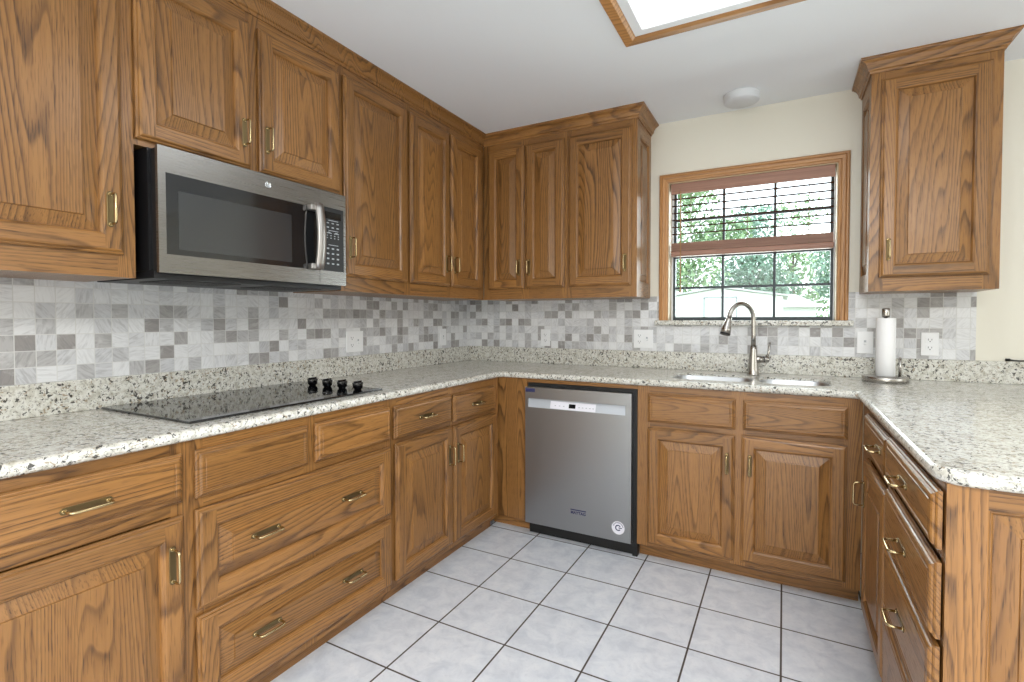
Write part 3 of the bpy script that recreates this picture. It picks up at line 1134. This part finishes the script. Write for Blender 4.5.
b.tube([p0, p0 + lv * 0.008 + Vector((0, 0, 0.03)), p0 + lv * 0.013 + Vector((0, 0, 0.085))], [0.0075, 0.0055, 0.0050], 12)
b.build('lever', 'nickel', r)

# ------------------------------------------------------------------ cooktop
KX0, KX1, KY0, KY1 = 0.036, 0.560, -2.333, -1.535
r = thing('cooktop', 'black glass electric cooktop set into the left countertop', 'cooktop', (KX0, KY0, CT))
kw, kl = KX1 - KX0, KY1 - KY0
b = MB()
b.box(0, kw, 0, kl, 0.0002, 0.0075, bev=0.0025)
b.build('glass_top', 'cooktop', r)
b = MB()
for cx, cy, R_ in ((0.15, 0.18, 0.085), (0.38, 0.19, 0.105), (0.15, 0.50, 0.105), (0.38, 0.51, 0.085)):
    for R1 in (R_, R_ * 0.62):
        b1 = 0.0012
        rowa = [b.v((cx + R1 * math.cos(2 * PI * k / 48), cy + R1 * math.sin(2 * PI * k / 48), 0.0077)) for k in range(48)]
        rowb = [b.v((cx + (R1 - b1) * math.cos(2 * PI * k / 48), cy + (R1 - b1) * math.sin(2 * PI * k / 48), 0.0077)) for k in range(48)]
        for k in range(48):
            b.f([rowa[k], rowa[(k + 1) % 48], rowb[(k + 1) % 48], rowb[k]])
b.build('burner_rings', 'ring_print', r)
for kx in (0.216, 0.310, 0.400, 0.492):
    b = MB()
    b.lathe([(0.015, 0.0), (0.0145, 0.003), (0.0165, 0.005), (0.0195, 0.007), (0.0225, 0.028), (0.021, 0.031), (0.001, 0.0315)], seg=24)
    b.box(-0.003, 0.003, -0.021, 0.021, 0.031, 0.0365, bev=0.001)
    b.build('knob', 'black_gloss', r, (kx - KX0, -1.612 - KY0, 0.0075))

# ------------------------------------------------------------------ microwave
MX, MY0, MY1, MZ0, MZ1 = 0.400, -2.326, -1.584, 1.366, 1.757
r = thing('microwave', 'stainless over-the-range microwave mounted below the short oak cabinet', 'microwave', (MX, MY0, MZ0), LROT)
mw, mh = MY1 - MY0, MZ1 - MZ0
b = MB()
b.box(-0.006, mw - 0.004, 0.045, MX - 0.006, 0.012, mh - 0.004)
b.box(0.004, mw - 0.004, 0.012, 0.045, 0.010, mh - 0.006)
b.build('body', 'black', r)
b = MB()
b.box(0.0, mw, 0.03, MX - 0.012, -0.0125, 0.012)
for k in range(16):
    b.box(0.06, 0.30, 0.06 + k * 0.012, 0.066 + k * 0.012, -0.0150, -0.012)
    b.box(0.42, 0.66, 0.06 + k * 0.012, 0.066 + k * 0.012, -0.0150, -0.012)
b.build('underside_vent', 'black', r)
DW_ = 0.602        # door width, the rest is the control side
WX_0, WX_1, WZ_0, WZ_1 = 0.022, 0.560, 0.062, 0.312


def plate_with_hole(b, x0, x1, z0, z1, hx0, hx1, hz0, hz1, y0, y1, mat=0):
    b.box(x0, hx0, y0, y1, z0, z1, mat=mat)
    b.box(hx1, x1, y0, y1, z0, z1, mat=mat)
    b.box(hx0, hx1, y0, y1, z0, hz0, mat=mat)
    b.box(hx0, hx1, y0, y1, hz1, z1, mat=mat)


b = MB()
plate_with_hole(b, 0.0, DW_ - 0.001, 0.004, mh, WX_0, DW_ - 0.001 - 0.0005, WZ_0, WZ_1, 0.0, 0.014)
door = b.build('door', 'steel_dark', r)
b = MB()
b.box(WX_0, DW_ - 0.002, 0.0005, 0.012, WZ_0, WZ_1, mat=0)
b.box(0.058, 0.470, -0.0002, 0.0004, 0.080, 0.262, mat=1)
b.build('door_window', ['oven_glass', 'oven_mesh'], door)
b = MB()
hx = DW_ - 0.020
pth = []
for k in range(13):
    t_ = k / 12
    pth.append((hx, -0.020 - 0.024 * math.sin(PI * (0.12 + 0.76 * t_)), 0.064 + t_ * 0.262))
for i in range(len(pth) - 1):
    pass
hw_ = 0.0200
L_, Rr_ = [], []
for (px, py, pz) in pth:
    L_.append([b.v((px - hw_, py + 0.003, pz)), b.v((px - hw_ * 0.7, py - 0.003, pz)), b.v((px + hw_ * 0.7, py - 0.003, pz)), b.v((px + hw_, py + 0.003, pz)), b.v((px + hw_, py + 0.011, pz)), b.v((px - hw_, py + 0.011, pz))])
for a_, c_ in zip(L_, L_[1:]):
    for k in range(6):
        b.f([a_[k], a_[(k + 1) % 6], c_[(k + 1) % 6], c_[k]], smooth=(k < 3))
b.f(L_[0])
b.f(L_[-1])
for pz in (0.072, 0.306):
    b.box(hx - 0.040, hx + 0.012, -0.026, 0.001, pz - 0.012, pz + 0.012, bev=0.004)
b.build('handle', 'steel_v', door)
b = MB()
lx, lz = 0.371, mh - 0.037
row = [(0.0125, -0.0002), (0.0125, -0.0018), (0.0108, -0.0024), (0.0100, -0.0014), (0.001, -0.0014)]
rows = [[b.v((lx + q * math.cos(2 * PI * k / 24), yy, lz + q * math.sin(2 * PI * k / 24))) for k in range(24)] for q, yy in row]
for a_, c_ in zip(rows, rows[1:]):
    for k in range(24):
        b.f([a_[k], a_[(k + 1) % 24], c_[(k + 1) % 24], c_[k]], smooth=True)
for sx in (-1, 1):
    sp = [(lx + sx * 0.0035 + 0.0035 * math.cos(a) * (1 - a / 14), -0.0018, lz + 0.0048 * math.sin(a) * (1 - a / 16)) for a in [0.5 + 0.5 * k for k in range(12)]]
    b.tube(sp, 0.0008, 6)
b.build('emblem', 'chrome', door)
b = MB()
cx0, cx1, cz0, cz1 = DW_ + 0.012, mw - 0.012, 0.062, 0.326
plate_with_hole(b, DW_ + 0.001, mw, 0.004, mh, cx0, cx1, cz0, cz1, 0.0, 0.014)
side = b.build('control_side', 'steel_dark', r)
b = MB()
b.box(cx0, cx1, 0.001, 0.012, cz0, cz1)
panel = b.build('control_panel', 'black', side)
b = MB()
b.box(cx0 + 0.016, cx1 - 0.014, 0.0002, 0.001, cz1 - 0.046, cz1 - 0.018)
b.build('display', 'screen', panel)
b = MB()
pw = cx1 - cx0
for row_, z_, hh in ((3, 0.200, 0.004), (3, 0.182, 0.005), (4, 0.158, 0.0035), (4, 0.148, 0.0035), (4, 0.138, 0.0035), (2, 0.160, 0.006), (3, 0.094, 0.006), (3, 0.073, 0.006), (3, 0.052, 0.006), (3, 0.031, 0.006)):
    for k in range(row_):
        fx = (k + 0.5) / row_
        fx = 0.16 + 0.68 * fx
        b.box(cx0 + pw * fx - 0.006 + (0.003 if hh < 0.004 else 0), cx0 + pw * fx + 0.006 - (0.003 if hh < 0.004 else 0), 0.0004, 0.001, cz0 + z_ - hh / 2, cz0 + z_ + hh / 2)
for z_ in (0.211, 0.169, 0.109):
    b.box(cx0 + pw * 0.3, cx0 + pw * 0.75, 0.0004, 0.001, cz0 + z_ - 0.0012, cz0 + z_ + 0.0012)
b.build('key_legends', 'grey_print', panel)

# ------------------------------------------------------------------ dishwasher
r = thing('dishwasher', 'stainless dishwasher between the corner panel and the sink cabinet', 'dishwasher', (0.7945, -0.644, 0))
dw = 0.603
b = MB()
b.box(0.002, 0.624, 0.034, 0.60, BZ0, 0.866)
b.build('tub', 'rubber', r)
b = MB()
b.box(0.002, 0.624, 0.052, 0.075, 0.004, 0.085)
b.box(0.600, 0.626, 0.040, 0.080, 0.0, 0.10)
b.build('toe_plate', 'rubber', r)
b = MB()
HZ0, HZ1, HX0, HX1 = 0.733, 0.784, 0.018, 0.572
z0, z1 = 0.077, 0.846
b.box(0.0, HX0, 0.0, 0.032, z0, z1)
b.box(HX1, dw, 0.0, 0.032, z0, z1)
b.box(HX0, HX1, 0.0, 0.032, z0, HZ0)
b.box(HX0, HX1, 0.0, 0.032, HZ1, z1)
door = b.build('door', 'steel', r)
b = MB()
b.poly([(HX0, 0.001, HZ0), (HX1, 0.001, HZ0), (HX1, 0.016, HZ1), (HX0, 0.016, HZ1)])
b.poly([(HX0, 0.016, HZ1), (HX1, 0.016, HZ1), (HX1, 0.017, HZ0), (HX0, 0.017, HZ0)])
b.box(0.150, 0.415, 0.010, 0.030, HZ1 - 0.008, HZ1)
b.build('pocket_handle', 'satin', door)
b = MB()
b.poly([(0.152, -0.0004, HZ0 + 0.0025), (0.412, -0.0004, HZ0 + 0.0025), (0.412, 0.011, HZ1 - 0.009), (0.152, 0.011, HZ1 - 0.009)], mat=0)
b.poly([(0.262, -0.0004, HZ0 + 0.012), (0.300, -0.0004, HZ0 + 0.012), (0.300, 0.0065, HZ1 - 0.018), (0.262, 0.0065, HZ1 - 0.018)], mat=1)
for kx in (0.18, 0.205, 0.23, 0.318, 0.338, 0.358, 0.378, 0.396):
    b.poly([(kx, -0.0006, HZ0 + 0.018), (kx + 0.008, -0.0006, HZ0 + 0.018), (kx + 0.008, 0.0004, HZ0 + 0.022), (kx, 0.0004, HZ0 + 0.022)], mat=2)
b.build('control_panel', ['sticker', 'screen', 'grey_print'], door, fix=False)
b = MB()
b.box(0.002, 0.060, -0.0006, 0.0, 0.818, 0.838)
b.build('label_sticker', 'blue_print', door)
me = text_mesh('MAYTAG', 0.021, 0.0003)
me.materials.append(M['blue_print'])
link('badge', me, door, (0.318, -0.0006, 0.183), (PI / 2, 0, 0))
b = MB()
b.box(0.274, 0.362, -0.0006, 0.0, 0.196, 0.2015)
b.build('badge_bar', 'blue_print', door)
b = MB()
sx_, sz_ = 0.537, 0.148
rowa = [(sx_ + 0.034 * math.cos(2 * PI * k / 32), -0.0005, sz_ + 0.034 * math.sin(2 * PI * k / 32)) for k in range(32)]
b.poly(rowa)
for k in range(22):
    a0 = PI * (0.08 + 0.84 * k / 22)
    a1 = a0 + 0.06
    b.poly([(sx_ + q * math.cos(a), -0.0008, sz_ + q * math.sin(a)) for q, a in ((0.024, a0), (0.030, a0), (0.030, a1), (0.024, a1))], mat=1)


def arcband(a0, a1, q0, q1, n=14):
    for k in range(n):
        p, q = a0 + (a1 - a0) * k / n, a0 + (a1 - a0) * (k + 1) / n
        b.poly([(sx_ + c_ * math.cos(a), -0.0008, sz_ + c_ * math.sin(a)) for c_, a in ((q0, p), (q1, p), (q1, q), (q0, q))], mat=1)


arcband(0.6, 5.6, 0.010, 0.016)
b.poly([(sx_ + 0.002, -0.0008, sz_ - 0.002), (sx_ + 0.020, -0.0008, sz_ - 0.002), (sx_ + 0.020, -0.0008, sz_ + 0.003), (sx_ + 0.002, -0.0008, sz_ + 0.003)], mat=1)
b.build('round_sticker', ['sticker', 'blue_print'], door)['label'] = 'round white sticker with a dark blue mark'

# ------------------------------------------------------------------ outlets and switches (faces -y in local space)


def wall_plate(name, label, cat, kinds, loc, rz):
    w = {1: 0.070, 2: 0.121}[len(kinds)]
    r = thing(name, label, cat, loc, rz, 'white wall plates')
    b = MB()
    b.box(-w / 2, w / 2, -0.0055, 0.0, -0.0575, 0.0575, bev=0.0025)
    b.build('cover_plate', 'white_plastic', r)
    for i, k in enumerate(kinds):
        cx = (i - (len(kinds) - 1) / 2) * 0.046
        if k == 'outlet':
            for sz in (-0.0195, 0.0195):
                b = MB()
                b.box(cx - 0.0165, cx + 0.0165, -0.0075, -0.005, sz - 0.0135, sz + 0.0135, bev=0.003)
                rc = b.build('receptacle', 'white_plastic', r)
                b = MB()
                b.box(cx - 0.0078, cx - 0.0056, -0.0079, -0.0070, sz - 0.001, sz + 0.0075)
                b.box(cx + 0.0056, cx + 0.0078, -0.0079, -0.0070, sz - 0.001, sz + 0.0065)
                b.box(cx - 0.0022, cx + 0.0022, -0.0079, -0.0070, sz - 0.009, sz - 0.0045)
                b.build('slots', 'slot', rc)
        elif k == 'switch':
            b = MB()
            b.box(cx - 0.005, cx + 0.005, -0.0062, -0.005, -0.012, 0.012, mat=1)
            b.box(cx - 0.0042, cx + 0.0042, -0.014, -0.005, -0.010, 0.001, bev=0.001)
            b.build('toggle', ['white_plastic', 'grey_print'], r)
        for sz in (-0.030, 0.030) if k == 'switch' else ((0.0,) if k == 'outlet' else (-0.042, 0.042)):
            pass
    return r


wall_plate('wall_outlet', 'double white plate with outlet and switch behind the cooktop knobs', 'outlet', ['outlet', 'switch'], (0.010, -1.160, 1.104), LROT)
wall_plate('light_switch', 'single white plate nearest the corner on the left wall', 'switch', ['switch'], (0.010, -0.350, 1.103), LROT)
wall_plate('wall_outlet', 'single white outlet under the corner cabinet on the window wall', 'outlet', ['outlet'], (0.631, -0.010, 1.098), 0)
wall_plate('wall_outlet', 'double white plate with outlet and switch left of the window sill', 'outlet', ['outlet', 'switch'], (1.301, -0.010, 1.102), 0)
wall_plate('light_switch', 'white switch plate partly hidden by the paper towel roll', 'switch', ['switch'], (2.443, -0.010, 1.103), 0)
wall_plate('wall_outlet', 'white duplex outlet to the right of the paper towel roll', 'outlet', ['outlet'], (2.706, -0.010, 1.101), 0)

# ------------------------------------------------------------------ paper towels
TXc, TYc = 2.506, -0.170
r = thing('paper_towel_holder', 'brushed steel upright paper towel holder on the right countertop', 'paper towel holder', (TXc, TYc, CT))
b = MB()
b.lathe([(0.090, 0.0), (0.093, 0.003), (0.093, 0.024), (0.091, 0.0265), (0.001, 0.027)], seg=48)
b.build('base', 'nickel', r)
b = MB()
b.lathe([(0.007, 0.025), (0.007, 0.312)], seg=14)
b.build('post', 'nickel', r)
b = MB()
b.lathe([(0.010, 0.310), (0.015, 0.312), (0.0165, 0.322), (0.0165, 0.350), (0.0145, 0.354), (0.001, 0.3545)], seg=24)
b.build('knob', 'nickel', r)
b = MB()
ax, ay = 0.062, 0.022
b.tube([(ax, ay, 0.025), (ax, ay, 0.112)], 0.0062, 12)
b.tube([(ax, ay, 0.112), (ax, ay, 0.120)], [0.0062, 0.003], 12)
b.build('tension_arm', 'nickel', r)
r = thing('paper_towel_roll', 'white paper towel roll on the steel upright holder', 'paper towels', (TXc, TYc, CT + 0.0275))
b = MB()
b.lathe([(0.010, 0.0), (0.0375, 0.0), (0.039, 0.002), (0.039, 0.278), (0.0375, 0.280), (0.022, 0.280), (0.020, 0.279), (0.020, 0.20), (0.0095, 0.20)], seg=48, cap=False)
# loose edge of the outer sheet
b.poly([(0.0368, -0.0130, 0.001), (0.0384, -0.0145, 0.001), (0.0384, -0.0145, 0.279), (0.0368, -0.0130, 0.279)])
b.build('roll', 'paper', r)

# black cord end lying on the upstand at the right
b = MB()
b.tube([(2.985, -0.012, 1.0345), (3.000, -0.012, 1.0345)], [0.0065, 0.006], 10)
b.tube([(3.000, -0.012, 1.0340), (3.012, -0.012, 1.0320), (3.03, -0.012, 1.0305), (3.05, -0.012, 1.0315), (3.08, -0.012, 1.0330), (3.12, -0.012, 1.0310), (3.2, -0.012, 1.0295)], 0.0033, 8)
tag(b.build('power_cord', 'rubber'), 'end of a black cord lying on the granite upstand at the right', 'cord')

# ------------------------------------------------------------------ ceiling fixtures
LX0, LX1, LY0, LY1 = 1.457, 2.68, -2.20, -0.985
r = thing('ceiling_light', 'oak framed fluorescent ceiling light box with white diffuser', 'ceiling light', ((LX0 + LX1) / 2, (LY0 + LY1) / 2, H))
hx_, hy_ = (LX1 - LX0) / 2, (LY1 - LY0) / 2
FWd = 0.056
b = MB()
prof = [(0.0, 0.0), (0.0, -0.012), (0.004, -0.016), (0.040, -0.018), (0.046, -0.014), (FWd - 0.004, -0.012), (FWd, -0.008), (FWd, 0.0)]
rows = []
for i, z in prof:
    rows.append([b.v((-hx_ + i, -hy_ + i, z)), b.v((hx_ - i, -hy_ + i, z)), b.v((hx_ - i, hy_ - i, z)), b.v((-hx_ + i, hy_ - i, z))])
for r0, r1 in zip(rows, rows[1:]):
    for k in range(4):
        b.f([r0[k], r0[(k + 1) % 4], r1[(k + 1) % 4], r1[k]], 1.0, float(k))
b.build('frame', 'oak_casing', r)
b = MB()
ix, iy = hx_ - FWd, hy_ - FWd
rows = []
for i, z in ((0.0, -0.001), (0.0, -0.010), (0.036, -0.010), (0.040, -0.003)):
    rows.append([b.v((-ix + i, -iy + i, z)), b.v((ix - i, -iy + i, z)), b.v((ix - i, iy - i, z)), b.v((-ix + i, iy - i, z))])
for r0, r1 in zip(rows, rows[1:]):
    for k in range(4):
        b.f([r0[k], r0[(k + 1) % 4], r1[(k + 1) % 4], r1[k]])
b.build('lip', 'fixture_white', r)
b = MB()
b.box(-ix + 0.039, ix - 0.039, -iy + 0.039, iy - 0.039, -0.0045, -0.001)
b.build('diffuser', 'diffuser', r)

b = MB()
b.lathe([(0.090, H), (0.090, H - 0.008), (0.087, H - 0.010), (0.087, H - 0.034), (0.082, H - 0.040), (0.040, H - 0.042), (0.001, H - 0.042)], 1.862, -0.205, 40)
tag(b.build('smoke_detector', 'detector_white'), 'round white smoke detector on the ceiling above the window', 'smoke detector')

# ------------------------------------------------------------------ outside the window
GZ = -0.35
b = MB()
b.box(-30, 30, 0.17, 45, GZ - 0.1, GZ)
structure(b.build('ground', 'lawn'))

r = thing('garden_shed', 'white gabled shed with a wide door seen through the window', 'shed', (0.50, 12.0, GZ))
xl, xr, ze, zp = -1.90, 1.55, 2.18, 2.42
b = MB()
fr_ = [(xl, 0, 0), (xr, 0, 0), (xr, 0, ze), (0.0, 0, zp), (xl, 0, ze - 0.06)]
bk_ = [(x_, 3.0, z_) for x_, y_, z_ in fr_]
va = [b.v(p) for p in fr_]
vb_ = [b.v(p) for p in bk_]
b.f(va)
b.f(list(reversed(vb_)))
for k in range(5):
    b.f([va[k], va[(k + 1) % 5], vb_[(k + 1) % 5], vb_[k]])
b.build('wall', 'siding', r)
b = MB()
for x0, z0_, x1, z1_ in ((xl - 0.12, ze - 0.07, 0.0, zp + 0.02), (0.0, zp + 0.02, xr + 0.12, ze - 0.01)):
    p = [b.v(q) for q in ((x0, -0.12, z0_), (x1, -0.12, z1_), (x1, 3.1, z1_), (x0, 3.1, z0_), (x0, -0.12, z0_ + 0.05), (x1, -0.12, z1_ + 0.05), (x1, 3.1, z1_ + 0.05), (x0, 3.1, z0_ + 0.05))]
    for ids in ((0, 3, 2, 1), (4, 5, 6, 7), (0, 1, 5, 4), (1, 2, 6, 5), (2, 3, 7, 6), (3, 0, 4, 7)):
        b.f([p[i] for i in ids])
b.build('roof', 'roof', r)
b = MB()
dx0, dx1, dzt = -0.41, 0.42, 2.17
b.box(dx0 - 0.03, dx0 + 0.015, -0.03, 0.0, 0.0, dzt)
b.box(dx1 - 0.015, dx1 + 0.03, -0.03, 0.0, 0.0, dzt)
b.box(dx0 - 0.03, dx1 + 0.03, -0.03, 0.0, dzt - 0.02, dzt + 0.03)
b.build('door_frame', 'shed_trim', r)
b = MB()
b.box(dx0 + 0.016, dx1 - 0.016, -0.015, 0.0, 0.02, dzt - 0.021)
b.build('door', 'siding', r)

r = thing('neighbour_house', 'pale neighbouring house with a hipped roof behind the shed', 'house', (2.0, 17.0, GZ))
b = MB()
b.box(-0.1, 1.05, 0.0, 4.0, 0.0, 1.98)
b.build('wall', 'siding', r)
b = MB()
e_ = [(-0.3, -0.3, 1.98), (1.30, -0.3, 1.98), (1.30, 4.3, 1.98), (-0.3, 4.3, 1.98)]
t_ = [(0.25, 1.6, 2.50), (0.45, 1.6, 2.50), (0.45, 2.4, 2.50), (0.25, 2.4, 2.50)]
ve, vt = [b.v(p) for p in e_], [b.v(p) for p in t_]
for k in range(4):
    b.f([ve[k], ve[(k + 1) % 4], vt[(k + 1) % 4], vt[k]])
b.f(vt)
b.f(list(reversed(ve)))
b.build('roof', 'roof', r)


def tree(name, label, x, y, h, blobs, mat, n, size, cat='tree'):
    r = thing(name, label, cat, (x, y, GZ), 0, 'trees behind the shed')
    rng = random.Random(int(x * 100 + y * 10))
    if h > 0:
        b = MB()
        b.tube([(0, 0, 0), (0.05, 0.02, h * 0.4), (-0.06, 0.05, h * 0.8), (0.0, 0.0, h)], [0.16, 0.13, 0.09, 0.04], 10)
        for k in range(5):
            a = k * 1.3
            b.tube([(0, 0, h * (0.45 + 0.08 * k)), (0.5 * math.cos(a), 0.5 * math.sin(a), h * (0.6 + 0.08 * k)), (1.0 * math.cos(a), 1.0 * math.sin(a), h * (0.68 + 0.08 * k))], [0.06, 0.04, 0.015], 7)
        b.build('trunk', 'bark', r)
    b = MB()
    for bx, by, bz, br_, frac in blobs:
        for _ in range(int(n * frac)):
            d = Vector((rng.gauss(0, 1), rng.gauss(0, 1), rng.gauss(0, 1))).normalized() * br_ * rng.random() ** 0.5
            c = Vector((bx, by, bz)) + Vector((d.x, d.y, d.z * 0.8))
            u = Vector((rng.gauss(0, 1), rng.gauss(0, 1), rng.gauss(0, 1))).normalized()
            v_ = u.cross(Vector((rng.gauss(0, 1), rng.gauss(0, 1), rng.gauss(0, 1)))).normalized()
            s_ = size * (0.6 + 0.8 * rng.random())
            b.poly([c - u * s_, c - v_ * s_ * 0.45, c + u * s_, c + v_ * s_ * 0.45])
    b.build('crown', mat, r, fix=False)
    return r


tree('leafy_tree', 'broad green tree behind the left end of the shed', -2.3, 18.5, 5.0, [(0, 0, 4.6, 2.0, .4), (1.0, 0, 3.4, 1.5, .25), (-1.2, 0, 3.0, 1.6, .2), (0.6, 0, 6.6, 1.5, .25), (-0.9, 0, 5.8, 1.5, .3), (2.2, 0.5, 5.0, 1.2, .2)], 'leaf_a', 4600, 0.11)
tree('leafy_tree', 'green tree behind the shed roof peak', 0.7, 24, 5.0, [(0, 0, 4.2, 1.6, .4), (0.9, 0, 3.0, 1.3, .3), (-0.9, 0, 3.1, 1.3, .3), (0.1, 0, 6.2, 1.3, .2)], 'leaf_b', 4200, 0.11)
tree('leafy_tree', 'loose bluish tree at the right side of the window view', 4.4, 21, 4.6, [(-0.3, 0, 4.1, 1.2, .4), (0.5, 0, 5.4, 1.1, .3), (-0.6, 0, 3.0, 0.8, .2), (0.6, 0, 3.0, 1.2, .2)], 'leaf_b', 2400, 0.10)
tree('leafy_tree', 'tall thin tree rising between the shed peak and the right side of the window', 2.6, 33.0, 6.0, [(0, 0, 5.6, 2.0, .35), (-1.4, 0, 4.0, 1.6, .25), (1.5, 0, 4.2, 1.6, .25), (0.2, 0, 8.0, 1.6, .15)], 'leaf_a', 2600, 0.13)
tree('leafy_shrub', 'low green shrub beside the neighbouring house', 3.45, 15.5, 0, [(0, 0, 1.2, 0.7, .6), (0.5, 0, 1.7, 0.6, .4), (-0.3, 0, 0.6, 0.6, .3)], 'leaf_a', 900, 0.08, 'shrub')
tree('leafy_shrub', 'wide green thicket between the shed and the house roof', 2.6, 28.5, 0, [(-1.2, 0, 1.3, 1.5, .5), (0.0, 0, 1.3, 1.5, .5), (1.2, 0, 1.4, 1.5, .5), (-0.8, 0, 2.6, 1.0, .3), (0.8, 0, 2.7, 1.0, .3)], 'leaf_a', 1500, 0.11, 'shrub')
